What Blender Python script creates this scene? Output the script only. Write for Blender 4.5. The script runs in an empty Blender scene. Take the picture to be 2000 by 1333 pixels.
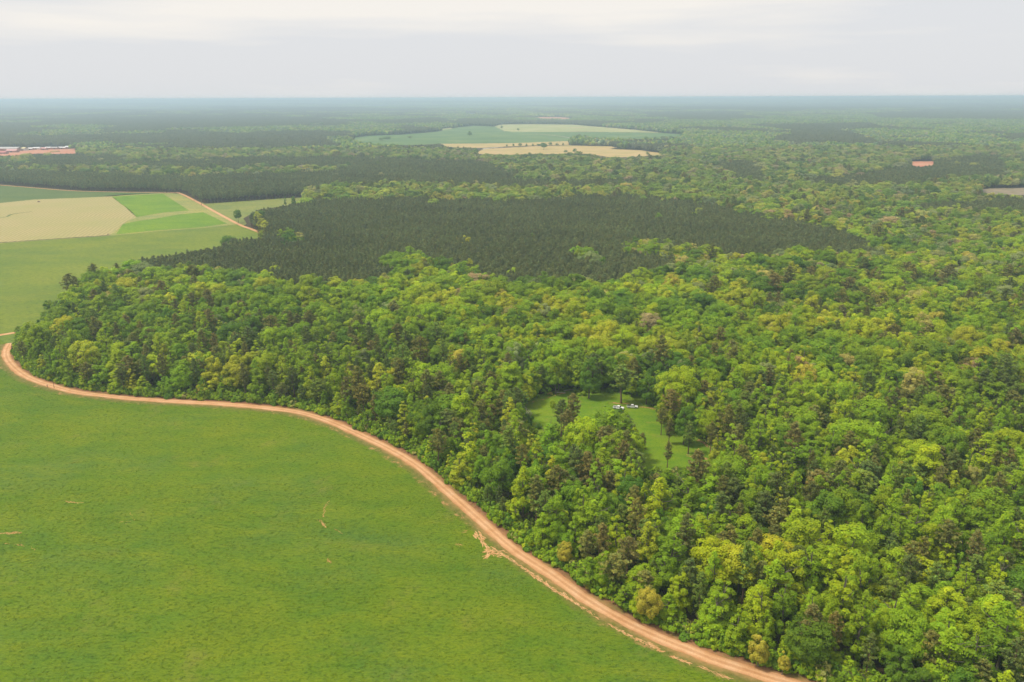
import bpy, bmesh, math, random
import numpy as np
from mathutils import Matrix, Vector

R = math.radians
scene = bpy.context.scene
COL = scene.collection

# ------------------------------------------------------------------ camera, sky, sun, exposure
CAM_H, FPX, PITCH, ROLL = 160.0, 1500.0, R(17.58), R(-0.20)
cam = bpy.data.cameras.new("camera")
cam.sensor_width = 36.0
cam.lens = FPX / 2000.0 * 36.0
cam.clip_start, cam.clip_end = 1.0, 150000.0
cam_ob = bpy.data.objects.new("camera", cam)
CAMROT = Matrix.Rotation(R(90) - PITCH, 3, 'X') @ Matrix.Rotation(ROLL, 3, 'Z')
cam_ob.matrix_world = Matrix.Translation((0, 0, CAM_H)) @ CAMROT.to_4x4()
COL.objects.link(cam_ob)
scene.camera = cam_ob

SUN_EL, SUN_AZ = R(60), R(-95)          # azimuth from +Y (view direction) towards +X; negative is to the left
world = bpy.data.worlds.new("World")
scene.world = world
world.use_nodes = True
wn, wl = world.node_tree.nodes, world.node_tree.links
wn.clear()
w_out = wn.new("ShaderNodeOutputWorld")
sky = wn.new("ShaderNodeTexSky")
sky.sky_type = 'NISHITA'
sky.sun_disc = False
sky.sun_elevation = SUN_EL
sky.sun_rotation = SUN_AZ
sky.altitude = 150
sky.dust_density = 3.0
bg_sky = wn.new("ShaderNodeBackground")
bg_sky.inputs[1].default_value = 0.10
wl.new(sky.outputs[0], bg_sky.inputs[0])
# high overcast: two tones of thin layered cloud
tc = wn.new("ShaderNodeTexCoord")
mp = wn.new("ShaderNodeMapping")
mp.inputs['Scale'].default_value = (2.2, 2.2, 26.0)
mp.inputs['Location'].default_value = (0.35, 0.0, -1.05)
wl.new(tc.outputs['Generated'], mp.inputs['Vector'])
cn = wn.new("ShaderNodeTexNoise")
cn.inputs['Scale'].default_value = 1.0
cn.inputs['Detail'].default_value = 5.0
cn.inputs['Roughness'].default_value = 0.5
wl.new(mp.outputs[0], cn.inputs['Vector'])
sx_ = wn.new("ShaderNodeSeparateXYZ")
wl.new(tc.outputs['Generated'], sx_.inputs[0])
elev = wn.new("ShaderNodeMapRange")
elev.inputs['From Min'].default_value = 0.045
elev.inputs['From Max'].default_value = 0.125
elev.inputs['To Min'].default_value = -0.16
elev.inputs['To Max'].default_value = 0.16
wl.new(sx_.outputs['Z'], elev.inputs['Value'])
cadd = wn.new("ShaderNodeMath"); cadd.operation = 'ADD'
wl.new(cn.outputs[0], cadd.inputs[0]); wl.new(elev.outputs[0], cadd.inputs[1])
cr = wn.new("ShaderNodeValToRGB")
cr.color_ramp.elements[0].position = 0.40
cr.color_ramp.elements[0].color = (0.595, 0.603, 0.620, 1)
cr.color_ramp.elements[1].position = 0.62
cr.color_ramp.elements[1].color = (0.730, 0.698, 0.655, 1)
wl.new(cadd.outputs[0], cr.inputs[0])
bg_cloud = wn.new("ShaderNodeBackground")
wl.new(cr.outputs[0], bg_cloud.inputs[0])
bg_cloud.inputs[1].default_value = 1.0
wmix = wn.new("ShaderNodeMixShader")
wmix.inputs[0].default_value = 0.93
wl.new(bg_sky.outputs[0], wmix.inputs[1])
wl.new(bg_cloud.outputs[0], wmix.inputs[2])
wl.new(wmix.outputs[0], w_out.inputs['Surface'])

sun_l = bpy.data.lights.new("sun", 'SUN')
sun_l.energy = 2.9
sun_l.angle = R(10)
sun_l.color = (1.0, 0.92, 0.77)
sun_ob = bpy.data.objects.new("sun", sun_l)
sd = Vector((math.sin(SUN_AZ) * math.cos(SUN_EL), math.cos(SUN_AZ) * math.cos(SUN_EL), math.sin(SUN_EL)))
sun_ob.rotation_euler = (-sd).to_track_quat('-Z', 'Y').to_euler()
sun_ob.location = (0, 0, 400)
COL.objects.link(sun_ob)

scene.view_settings.view_transform = 'Standard'
scene.view_settings.look = 'None'
scene.view_settings.exposure = 0.40
scene.view_settings.gamma = 1.0
scene.view_settings.use_curve_mapping = False
scene.render.engine = 'CYCLES'
cy = scene.cycles
cy.max_bounces = 6
cy.diffuse_bounces = 4
cy.glossy_bounces = 2
cy.transmission_bounces = 3
cy.transparent_max_bounces = 8
cy.volume_bounces = 1
cy.use_adaptive_sampling = True
cy.adaptive_threshold = 0.015
cy.use_denoising = True
cy.caustics_reflective = False
cy.caustics_refractive = False
scene.render.use_persistent_data = False

# ------------------------------------------------------------------ projection helpers (photo pixels, 2000 x 1333)
MROT = np.array(CAMROT)
CAMP = np.array([0.0, 0.0, CAM_H])


def project(P):
    """world points (n,3) -> photo pixels (n,2) and depth"""
    q = (np.asarray(P, float) - CAMP) @ MROT
    d = -q[:, 2]
    d = np.where(np.abs(d) < 1e-6, 1e-6, d)
    return np.stack([1000 + FPX * q[:, 0] / d, 666.5 - FPX * q[:, 1] / d], 1), d


def at(px, py, z=0.0):
    """the point on the level z seen at a photo pixel"""
    v = MROT @ np.array([(px - 1000) / FPX, (666.5 - py) / FPX, -1.0])
    t = (z - CAM_H) / min(v[2], -1e-4)
    return CAMP + v * t


def inside(pts, poly):
    x, y = pts[:, 0], pts[:, 1]
    res = np.zeros(len(pts), bool)
    n = len(poly)
    for i in range(n):
        x1, y1 = poly[i]
        x2, y2 = poly[(i + 1) % n]
        if y1 == y2:
            continue
        c = ((y1 > y) != (y2 > y)) & (x < (x2 - x1) * (y - y1) / (y2 - y1) + x1)
        res ^= c
    return res


def smooth(a, b, x):
    t = np.clip((x - a) / (b - a), 0, 1)
    return t * t * (3 - 2 * t)


def wave(x, y, L, seed):
    rs = np.random.RandomState(seed)
    out = np.zeros_like(x, dtype=float)
    for k in range(6):
        a = rs.rand() * 6.283
        l = L * (0.6 + rs.rand())
        out += np.sin((x * math.cos(a) + y * math.sin(a)) * 6.283 / l + rs.rand() * 6.283)
    return out / 6 ** 0.5 / 1.6          # roughly -1..1


def hgt(x, y):
    """height of the land: level near by, low hills far off"""
    x = np.asarray(x, float); y = np.asarray(y, float)
    r = np.hypot(x, y)
    a = smooth(7000, 11000, r)
    b = smooth(12000, 26000, r)
    return a * (10 + 9 * np.clip(wave(x, y, 3600, 3), -1.1, 1.1)) + b * (36 + 34 * np.clip(wave(x, y, 9000, 9), -1.08, 1.08))


def spline(pts, step):
    """Catmull-Rom through 2-D points, resampled to an even step"""
    P = np.array(pts, float)
    P = np.vstack([2 * P[0] - P[1], P, 2 * P[-1] - P[-2]])
    out = []
    for i in range(1, len(P) - 2):
        p0, p1, p2, p3 = P[i - 1:i + 3]
        for t in np.linspace(0, 1, 24, endpoint=False):
            out.append(0.5 * ((2 * p1) + (-p0 + p2) * t + (2 * p0 - 5 * p1 + 4 * p2 - p3) * t * t + (-p0 + 3 * p1 - 3 * p2 + p3) * t ** 3))
    out.append(P[-2])
    out = np.array(out)
    s = np.concatenate([[0], np.cumsum(np.hypot(*np.diff(out, axis=0).T))])
    n = max(2, int(s[-1] / step))
    t = np.linspace(0, s[-1], n)
    return np.stack([np.interp(t, s, out[:, 0]), np.interp(t, s, out[:, 1])], 1)


def ground_line(px, step):
    return spline([at(a, b)[:2] for a, b in px], step)


# ------------------------------------------------------------------ mesh helpers
def mesh_from(name, V, F, mats=(), mat_idx=None, attrs=None, smooth_faces=False):
    """V (n,3); F a list of index arrays (n,k)"""
    me = bpy.data.meshes.new(name)
    V = np.asarray(V, np.float32)
    F = [np.asarray(f, np.int32) for f in F if len(f)]
    me.vertices.add(len(V))
    me.vertices.foreach_set("co", V.ravel())
    nl = sum(f.size for f in F)
    nf = sum(len(f) for f in F)
    me.loops.add(nl)
    if nf:
        me.loops.foreach_set("vertex_index", np.concatenate([f.ravel() for f in F]) if F else np.zeros(0, np.int32))
    me.polygons.add(nf)
    sizes = np.concatenate([np.full(len(f), f.shape[1], np.int32) for f in F]) if F else np.zeros(0, np.int32)
    starts = np.concatenate([[0], np.cumsum(sizes)[:-1]]).astype(np.int32)
    if nf:
        me.polygons.foreach_set("loop_start", starts)
    if mat_idx is not None:
        me.polygons.foreach_set("material_index", np.asarray(mat_idx, np.int32))
    if smooth_faces:
        me.polygons.foreach_set("use_smooth", np.ones(nf, bool))
    for m in mats:
        me.materials.append(m)
    for an, (ty, data) in (attrs or {}).items():
        a = me.attributes.new(an, ty, 'POINT')
        key = {'FLOAT': 'value', 'INT': 'value', 'FLOAT_VECTOR': 'vector', 'FLOAT_COLOR': 'color'}[ty]
        a.data.foreach_set(key, np.asarray(data, np.int32 if ty == 'INT' else np.float32).ravel())
    me.update(calc_edges=True)
    me.validate()
    return me


def link(name, me, parent=None, loc=None, kind=None, label=None, cat=None, group=None):
    o = bpy.data.objects.new(name, me)
    COL.objects.link(o)
    if parent is not None:
        o.parent = parent
    if loc is not None:
        o.location = loc
    if kind: o["kind"] = kind
    if label: o["label"] = label
    if cat: o["category"] = cat
    if group: o["group"] = group
    return o


# ------------------------------------------------------------------ material helpers
def new_mat(name):
    m = bpy.data.materials.new(name)
    m.use_nodes = True
    nt = m.node_tree
    b = nt.nodes['Principled BSDF']
    b.inputs['Roughness'].default_value = 0.85
    b.inputs['Specular IOR Level'].default_value = 0.06
    return m, nt, b


def noise(nt, scale, detail=4.0, rough=0.55, vec=None, dist=0.0):
    n = nt.nodes.new("ShaderNodeTexNoise")
    n.inputs['Scale'].default_value = scale
    n.inputs['Detail'].default_value = detail
    n.inputs['Roughness'].default_value = rough
    n.inputs['Distortion'].default_value = dist
    if vec is None:
        g = nt.nodes.new("ShaderNodeNewGeometry")
        vec = g.outputs['Position']
    nt.links.new(vec, n.inputs['Vector'])
    return n.outputs[0]


def ramp(nt, fac, stops):
    r = nt.nodes.new("ShaderNodeValToRGB")
    e = r.color_ramp.elements
    while len(e) > 1:
        e.remove(e[-1])
    e[0].position, e[0].color = stops[0][0], (*stops[0][1], 1) if len(stops[0][1]) == 3 else stops[0][1]
    for p, c in stops[1:]:
        x = e.new(p)
        x.color = (*c, 1)
    nt.links.new(fac, r.inputs[0])
    return r.outputs[0]


def mixc(nt, fac, a, b, mode='MIX'):
    m = nt.nodes.new("ShaderNodeMix")
    m.data_type = 'RGBA'
    m.blend_type = mode
    if isinstance(fac, (int, float)):
        m.inputs[0].default_value = fac
    else:
        nt.links.new(fac, m.inputs[0])
    for s, v in ((6, a), (7, b)):
        if isinstance(v, tuple):
            m.inputs[s].default_value = (*v, 1)
        else:
            nt.links.new(v, m.inputs[s])
    return m.outputs[2]


def maprange(nt, v, a, b, c=0.0, d=1.0):
    m = nt.nodes.new("ShaderNodeMapRange")
    m.inputs['From Min'].default_value = a
    m.inputs['From Max'].default_value = b
    m.inputs['To Min'].default_value = c
    m.inputs['To Max'].default_value = d
    nt.links.new(v, m.inputs['Value'])
    return m.outputs[0]


def math_(nt, op, a, b):
    m = nt.nodes.new("ShaderNodeMath")
    m.operation = op
    for i, v in ((0, a), (1, b)):
        if isinstance(v, (int, float)):
            m.inputs[i].default_value = v
        else:
            nt.links.new(v, m.inputs[i])
    return m.outputs[0]


def attr(nt, name, ty='GEOMETRY'):
    a = nt.nodes.new("ShaderNodeAttribute")
    a.attribute_name = name
    a.attribute_type = ty
    return a


def bump(nt, b, h, dist, strength=0.6):
    n = nt.nodes.new("ShaderNodeBump")
    n.inputs['Strength'].default_value = strength
    n.inputs['Distance'].default_value = dist
    nt.links.new(h, n.inputs['Height'])
    nt.links.new(n.outputs[0], b.inputs['Normal'])


def grass_colour(nt, lo, mid, hi, straw=(0.20, 0.17, 0.05), k=1.0, straw_amt=0.35):
    """pasture sward: broad tonal drifts, clumps of darker tufts, worn yellowish spots"""
    geo = nt.nodes.new("ShaderNodeNewGeometry")
    st = nt.nodes.new("ShaderNodeMapping")
    st.inputs['Rotation'].default_value = (0, 0, R(28))
    st.inputs['Scale'].default_value = (0.6, 1.5, 1)
    nt.links.new(geo.outputs['Position'], st.inputs['Vector'])
    big = noise(nt, 0.018 * k, 3, 0.5)
    med = noise(nt, 0.10 * k, 4, 0.6, st.outputs[0])
    fine = noise(nt, 0.75 * k, 3, 0.65, st.outputs[0])
    c = ramp(nt, big, [(0.25, lo), (0.5, mid), (0.78, hi)])
    c = mixc(nt, ramp(nt, med, [(0.38, (0, 0, 0)), (0.72, (0.75, 0.75, 0.75))]), c, hi)
    tuft = ramp(nt, fine, [(0.30, (0.45, 0.52, 0.6)), (0.44, (0.88, 0.92, 0.96)), (0.7, (1.20, 1.14, 1.0))])
    c = mixc(nt, 1.0, c, tuft, 'MULTIPLY')
    grain = ramp(nt, noise(nt, 2.2 * k, 2, 0.6, st.outputs[0]), [(0.30, (0.66, 0.72, 0.75)), (0.48, (1.0, 1.0, 1.0)), (0.72, (1.16, 1.12, 1.0))])
    c = mixc(nt, 1.0, c, grain, 'MULTIPLY')
    patch = ramp(nt, noise(nt, 0.045 * k, 5, 0.62, st.outputs[0], 0.6), [(0.32, (0.80, 0.90, 1.0)), (0.5, (1.0, 1.0, 1.0)), (0.68, (1.18, 1.08, 1.15))])
    c = mixc(nt, 1.0, c, patch, 'MULTIPLY')
    worn = ramp(nt, noise(nt, 0.045 * k, 6, 0.68), [(0.58, (0, 0, 0)), (0.75, (straw_amt,) * 3)])
    c = mixc(nt, worn, c, straw)
    return c, fine


def sheet_mat(name, fn):
    m, nt, b = new_mat(name)
    c, h, d = fn(nt)
    nt.links.new(c, b.inputs['Base Color'])
    if h is not None:
        bump(nt, b, h, d)
    return m


G_LO, G_MID, G_HI = (0.082, 0.146, 0.026), (0.092, 0.160, 0.010), (0.138, 0.180, 0.008)
STRAW = (0.24, 0.19, 0.06)


def f_pasture(nt):
    c, f = grass_colour(nt, G_LO, G_MID, G_HI, STRAW)
    return c, f, 0.25


def f_leftfield(nt):
    c, f = grass_colour(nt, (0.120, 0.170, 0.028), (0.138, 0.188, 0.026), (0.170, 0.205, 0.024), k=0.5, straw_amt=0.2)
    return c, f, 0.25


def f_palegrass(nt):
    c, f = grass_colour(nt, (0.22, 0.24, 0.075), (0.25, 0.255, 0.07), (0.29, 0.28, 0.075), k=0.5, straw=(0.34, 0.26, 0.12))
    return c, f, 0.2


def f_greenplot(nt):
    c, f = grass_colour(nt, (0.10, 0.20, 0.016), (0.125, 0.225, 0.013), (0.16, 0.245, 0.012), k=0.5, straw_amt=0.1)
    return c, f, 0.2


def f_darkfield(nt):
    c, f = grass_colour(nt, (0.075, 0.115, 0.035), (0.085, 0.13, 0.035), (0.10, 0.14, 0.035), k=0.4, straw_amt=0.15)
    return c, f, 0.2


def f_stubble(nt):
    geo = nt.nodes.new("ShaderNodeNewGeometry")
    mpn = nt.nodes.new("ShaderNodeMapping")
    mpn.inputs['Rotation'].default_value = (0, 0, R(-14))
    nt.links.new(geo.outputs['Position'], mpn.inputs['Vector'])
    wv = nt.nodes.new("ShaderNodeTexWave")
    wv.inputs['Scale'].default_value = 0.06
    wv.inputs['Distortion'].default_value = 5.0
    wv.inputs['Detail'].default_value = 3
    wv.inputs['Detail Scale'].default_value = 0.4
    nt.links.new(mpn.outputs[0], wv.inputs['Vector'])
    c = ramp(nt, wv.outputs['Fac'], [(0.1, (0.285, 0.250, 0.105)), (0.9, (0.37, 0.305, 0.140))])
    big = ramp(nt, noise(nt, 0.012, 4), [(0.42, (0, 0, 0)), (0.66, (0.55, 0.55, 0.55))])
    c = mixc(nt, big, c, (0.27, 0.27, 0.095))
    return c, noise(nt, 0.4), 0.2


def f_wheat(nt):
    c = ramp(nt, noise(nt, 0.012, 5, 0.6), [(0.36, (0.33, 0.27, 0.10)), (0.55, (0.42, 0.31, 0.13)), (0.72, (0.44, 0.30, 0.16))])
    return c, None, 0


def f_farpale(nt):
    c = ramp(nt, noise(nt, 0.006, 5, 0.6), [(0.36, (0.24, 0.27, 0.10)), (0.55, (0.32, 0.32, 0.13)), (0.74, (0.40, 0.31, 0.17))])
    return c, None, 0


def f_fargreen(nt):
    c = ramp(nt, noise(nt, 0.006, 5, 0.6), [(0.36, (0.075, 0.14, 0.045)), (0.55, (0.10, 0.17, 0.05)), (0.74, (0.17, 0.21, 0.07))])
    return c, None, 0


def f_soil(nt):
    c = ramp(nt, noise(nt, 0.35, 6, 0.65), [(0.32, (0.36, 0.17, 0.065)), (0.5, (0.48, 0.25, 0.11)), (0.7, (0.56, 0.34, 0.17))])
    c = mixc(nt, ramp(nt, noise(nt, 1.6, 3, 0.6), [(0.42, (0, 0, 0)), (0.60, (0.85,) * 3)]), c, (0.15, 0.17, 0.025))
    return c, noise(nt, 1.5), 0.08


def f_washed(nt):
    c = ramp(nt, noise(nt, 0.35, 6, 0.65), [(0.32, (0.44, 0.22, 0.09)), (0.5, (0.54, 0.30, 0.14)), (0.7, (0.60, 0.39, 0.22))])
    c = mixc(nt, ramp(nt, noise(nt, 1.3, 3, 0.6), [(0.52, (0, 0, 0)), (0.68, (0.7,) * 3)]), c, (0.16, 0.17, 0.03))
    return c, noise(nt, 1.5), 0.08


def f_farsoil(nt):
    c = ramp(nt, noise(nt, 0.02, 6, 0.65), [(0.32, (0.42, 0.14, 0.075)), (0.5, (0.46, 0.20, 0.12)), (0.7, (0.48, 0.28, 0.19))])
    return c, None, 0


def f_cutover(nt):
    c = ramp(nt, noise(nt, 0.05, 6, 0.7), [(0.32, (0.12, 0.13, 0.06)), (0.5, (0.23, 0.185, 0.125)), (0.7, (0.30, 0.235, 0.17))])
    return c, None, 0


def f_floor(nt):
    c = ramp(nt, noise(nt, 0.12, 6, 0.65), [(0.30, (0.035, 0.030, 0.014)), (0.5, (0.060, 0.045, 0.022)), (0.68, (0.050, 0.075, 0.018))])
    return c, noise(nt, 0.8), 0.3


def f_clearing(nt):
    c, f = grass_colour(nt, (0.088, 0.190, 0.012), (0.118, 0.212, 0.011), (0.170, 0.240, 0.014), STRAW, k=2.0, straw_amt=0.75)
    return c, f, 0.25


M_PASTURE = sheet_mat("pasture_grass", f_pasture)
M_LEFT = sheet_mat("meadow_grass", f_leftfield)
M_PALE = sheet_mat("pale_grass", f_palegrass)
M_EAST = sheet_mat("olive_grass", lambda nt: (grass_colour(nt, (0.15, 0.185, 0.05), (0.175, 0.205, 0.05), (0.21, 0.22, 0.055), k=0.5)[0], None, 0))
M_PLOT = sheet_mat("crop_green", f_greenplot)
M_DARKF = sheet_mat("dull_green_crop", f_darkfield)
M_STUB = sheet_mat("stubble", f_stubble)
M_WHEAT = sheet_mat("ripe_grain", f_wheat)
M_FPALE = sheet_mat("far_pale_crop", f_farpale)
M_FGREEN = sheet_mat("far_green_crop", f_fargreen)
M_SOIL = sheet_mat("clay_soil", f_soil)
M_WASH = sheet_mat("washed_clay", f_washed)
M_FSOIL = sheet_mat("far_clay", f_farsoil)
M_CUT = sheet_mat("cutover_ground", f_cutover)
M_FLOOR = sheet_mat("forest_floor", f_floor)
M_CLEAR = sheet_mat("clearing_grass", f_clearing)


def road_mat():
    m, nt, b = new_mat("dirt_road")
    u = attr(nt, "u").outputs['Fac']                       # metres from the centre line
    au = math_(nt, 'ABSOLUTE', u, 0.0)
    c = ramp(nt, noise(nt, 0.16, 6, 0.6), [(0.30, (0.47, 0.25, 0.115)), (0.50, (0.54, 0.315, 0.165)), (0.72, (0.58, 0.37, 0.22))])
    wob = math_(nt, 'ADD', au, math_(nt, 'MULTIPLY', math_(nt, 'SUBTRACT', noise(nt, 0.22, 3), 0.5), 0.9))
    track = ramp(nt, maprange(nt, wob, 0.0, 3.0), [(0.0, (0.84, 0.78, 0.74)), (0.12, (0.90, 0.86, 0.82)), (0.28, (1.10, 1.12, 1.16)), (0.46, (1.0, 1.0, 1.0)), (0.74, (0.82, 0.73, 0.64))])
    c = mixc(nt, 1.0, c, track, 'MULTIPLY')
    c = mixc(nt, 1.0, c, ramp(nt, noise(nt, 1.8, 4, 0.7), [(0.3, (0.86,) * 3), (0.7, (1.1,) * 3)]), 'MULTIPLY')
    nt.links.new(c, b.inputs['Base Color'])
    bump(nt, b, noise(nt, 2.5, 4), 0.06)
    return m


def verge_mat(name, side):
    m, nt, b = new_mat(name)
    u = attr(nt, "u").outputs['Fac']
    g, f = grass_colour(nt, G_LO, G_MID, G_HI, STRAW)
    n1 = math_(nt, 'SUBTRACT', noise(nt, 0.13, 5, 0.6), 0.5)
    n2 = math_(nt, 'SUBTRACT', noise(nt, 0.9, 4, 0.65), 0.5)
    d = math_(nt, 'ADD', u, math_(nt, 'ADD', math_(nt, 'MULTIPLY', n1, 6.0), math_(nt, 'MULTIPLY', n2, 2.2)))
    olive = ramp(nt, noise(nt, 0.5, 5, 0.65), [(0.3, (0.10, 0.105, 0.022)), (0.55, (0.155, 0.145, 0.036)), (0.72, (0.25, 0.18, 0.07))])
    if side == 'field':
        c = mixc(nt, maprange(nt, d, 4.4, 7.4), olive, g)
        soil = ramp(nt, noise(nt, 0.16, 5, 0.7), [(0.56, (0, 0, 0)), (0.64, (0.8,) * 3)])
        band = math_(nt, 'MULTIPLY', maprange(nt, d, 3.6, 4.6), maprange(nt, d, 7.4, 5.6))
        c = mixc(nt, math_(nt, 'MULTIPLY', soil, band), c, (0.44, 0.24, 0.11))
    else:
        litter = ramp(nt, noise(nt, 0.7, 6, 0.65), [(0.3, (0.13, 0.062, 0.032)), (0.52, (0.24, 0.12, 0.06)), (0.70, (0.19, 0.155, 0.05))])
        c = mixc(nt, ramp(nt, noise(nt, 0.09, 5, 0.6), [(0.50, (0, 0, 0)), (0.62, (0.8,) * 3)]), litter, olive)
    edge = ramp(nt, maprange(nt, d, 1.8, 4.0), [(0.0, (1, 1, 1)), (1.0, (0, 0, 0))])
    c = mixc(nt, math_(nt, 'MULTIPLY', edge, 0.55), c, (0.46, 0.24, 0.115))
    nt.links.new(c, b.inputs['Base Color'])
    bump(nt, b, f, 0.25)
    return m


M_ROAD = road_mat()
M_VERGE_F = verge_mat("verge_field_side", 'field')
M_VERGE_W = verge_mat("verge_wood_side", 'wood')


def leaf_mat(name, transl, rough):
    m, nt, b = new_mat(name)
    ic = attr(nt, "col", 'INSTANCER')
    tint = attr(nt, "tint")
    c = mixc(nt, 1.0, ic.outputs['Color'], tint.outputs['Color'], 'MULTIPLY')
    nt.links.new(c, b.inputs['Base Color'])
    b.inputs['Roughness'].default_value = rough
    b.inputs['Specular IOR Level'].default_value = 0.10
    if transl > 0:
        t = nt.nodes.new("ShaderNodeBsdfTranslucent")
        nt.links.new(c, t.inputs['Color'])
        mx = nt.nodes.new("ShaderNodeMixShader")
        mx.inputs[0].default_value = transl
        nt.links.new(b.outputs[0], mx.inputs[1])
        nt.links.new(t.outputs[0], mx.inputs[2])
        nt.links.new(mx.outputs[0], nt.nodes['Material Output'].inputs['Surface'])
    return m


M_LEAF = leaf_mat("leaves", 0.34, 0.6)
M_NEEDLE = leaf_mat("needles", 0.25, 0.7)


def bark_mat(name, a, b2):
    m, nt, b = new_mat(name)
    c = ramp(nt, noise(nt, 3.0, 5, 0.65), [(0.3, a), (0.7, b2)])
    nt.links.new(c, b.inputs['Base Color'])
    return m


M_BARK = bark_mat("grey_bark", (0.085, 0.070, 0.052), (0.20, 0.175, 0.14))
M_PBARK = bark_mat("pine_bark", (0.10, 0.065, 0.045), (0.24, 0.16, 0.11))
M_DEAD = bark_mat("bleached_wood", (0.26, 0.23, 0.19), (0.46, 0.42, 0.36))


def plain_mat(name, col, rough=0.6, spec=0.4, metal=0.0, var=0.12, scale=3.0):
    m, nt, b = new_mat(name)
    lo = tuple(x * (1 - var) for x in col)
    hi = tuple(min(1, x * (1 + var)) for x in col)
    nt.links.new(ramp(nt, noise(nt, scale, 4), [(0.3, lo), (0.7, hi)]), b.inputs['Base Color'])
    b.inputs['Roughness'].default_value = rough
    b.inputs['Specular IOR Level'].default_value = spec
    b.inputs['Metallic'].default_value = metal
    return m


# ------------------------------------------------------------------ layout: lines and areas read off the photograph, laid on the land
ROAD_PX = [(-330, 722), (-150, 688), (-60, 668), (0, 655), (13, 654.5), (21, 660), (20, 670), (13.4, 682), (12.6, 697), (23, 713), (46, 732), (73, 745),
           (105, 755), (147, 766), (210, 774), (273, 780), (357, 785.5), (420, 788.5), (490, 794), (560, 802), (605, 811),
           (650, 826), (695, 846), (740, 867), (785, 891), (822, 916), (860, 948), (900, 983), (936, 1015), (1004, 1074),
           (1072, 1119), (1140, 1167), (1208, 1208), (1276, 1241), (1344, 1269), (1400, 1291), (1475, 1315), (1527, 1331), (1640, 1362), (1800, 1400)]
ROAD = ground_line(ROAD_PX, 1.5)
MIDROAD = ground_line([(-300, 343), (-100, 355), (0, 362), (75, 368), (150, 373.5), (260, 376), (335, 376.5), (352, 378.5), (380, 392), (420, 414), (465, 438), (490, 447.5), (512, 456), (540, 464)], 4)
LANE = ground_line([(-300, 500), (-100, 484), (0, 475.5), (110, 468), (215, 460.8), (300, 452.5), (390, 446), (445, 440.5), (466, 438)], 4)

P_STUB = [(-400, 440), (-200, 417), (0, 397), (70, 390), (140, 387.5), (218, 384), (240, 401), (258, 414), (266, 425), (247, 433), (238, 440), (228, 449), (215, 459.5), (110, 466.5), (0, 474), (-400, 509)]
P_PLOT1 = [(218, 384.5), (260, 382), (318, 379.3), (342, 394), (369, 411.5), (320, 415.5), (266, 424.5), (246, 406)]
P_PLOT2 = [(240, 438), (270, 432), (300, 428), (349, 419.5), (397, 415), (420, 426), (444, 437.3), (390, 444.6), (300, 450.8), (226, 458.5)]
P_PALE = [(205, 383.5), (250, 379.5), (330, 377.5), (350, 379), (378, 393), (418, 415), (462, 438), (444, 440), (390, 446), (300, 452), (215, 460.5)]
P_DARKF = [(-500, 330), (-300, 343.5), (0, 362.5), (75, 368.5), (150, 374), (260, 376.5), (330, 377), (250, 381), (205, 385), (140, 388.5), (70, 391), (0, 398), (-200, 418), (-500, 452)]
P_EASTF = [(345, 376.8), (400, 398.5), (470, 393.5), (556, 387.5), (590, 386), (600, 395), (555, 403), (505, 410), (475, 427), (482, 437), (474, 442), (456, 433), (418, 412), (378, 390)]
P_LEFT = [(-700, 530), (-300, 499), (0, 475), (215, 460.5), (445, 440), (466, 438), (512, 456.5), (528, 463), (452, 470), (430, 482), (350, 494), (245, 514), (190, 519), (135, 543), (122, 562), (118, 583), (88, 596), (80, 620), (58, 640), (20, 655), (0, 658), (-300, 716), (-700, 790)]
P_CLEAR = [(1026, 800), (1036, 787), (1056, 778), (1105, 765), (1130, 770), (1175, 767), (1215, 770), (1240, 779), (1272, 789), (1288, 801), (1282, 820), (1300, 840), (1325, 850), (1360, 852), (1397, 880), (1390, 897), (1375, 906), (1340, 906), (1330, 916), (1262, 922), (1252, 905), (1256, 880), (1244, 850), (1236, 822), (1222, 806), (1195, 800), (1160, 812), (1145, 824), (1120, 822), (1072, 832), (1034, 824)]
P_UPPALE = [(966, 247), (980, 243.6), (1040, 243), (1120, 244), (1180, 249), (1240, 254), (1292, 259.5), (1200, 258.8), (1130, 257.5), (1000, 258.5), (985, 256.5)]
P_FARG = [(684, 270), (720, 265.5), (790, 263), (850, 258), (890, 250), (925, 246), (968, 248), (985, 257), (1130, 258), (1290, 260), (1345, 263.5), (1325, 268), (1250, 272.5), (1170, 270), (1125, 266), (1110, 276), (1000, 280.3), (858, 281.3), (800, 284), (740, 283), (690, 278)]
P_WH1 = [(858, 281.5), (1000, 280.3), (1110, 276), (1110, 283.5), (1060, 284), (985, 287), (940, 289.5), (905, 289), (865, 287.5)]
P_WH2 = [(925, 301), (945, 291.5), (1050, 285.8), (1110, 284.5), (1222, 287), (1190, 291.5), (1250, 294), (1310, 302), (1240, 307), (1195, 308.5), (1150, 301), (1060, 301.5), (990, 303)]
P_POND = [(903, 222.8), (912, 221.4), (938, 221.4), (930, 223.4), (910, 224)]
P_PINK = [(1033, 229.8), (1060, 229), (1105, 230), (1122, 232.6), (1108, 234), (1060, 232.6)]
P_RED = [(1770, 316), (1823, 315.6), (1826, 320), (1820, 324), (1794, 326.5), (1776, 321)]
P_CUT = [(1904, 374), (1915, 369.5), (1950, 368), (2060, 366), (2060, 381), (1985, 381.5), (1930, 379.5)]
P_YARD = [(-160, 291), (-40, 288), (0, 288), (60, 288.3), (144, 287.6), (148, 296), (175, 298.5), (170, 300.5), (120, 301), (60, 301), (40, 305), (0, 305), (-160, 309)]
P_S1 = [(700, 206.5), (760, 204.8), (765, 206.4), (720, 207.8)]
P_S2 = [(110, 318), (140, 316), (215, 320), (240, 326), (190, 331), (140, 326)]
P_S3 = [(855, 253.5), (880, 250), (884, 252.3), (862, 255)]
P_S4 = [(1215, 239.4), (1245, 238.8), (1247, 239.8), (1220, 240.3)]
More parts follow.
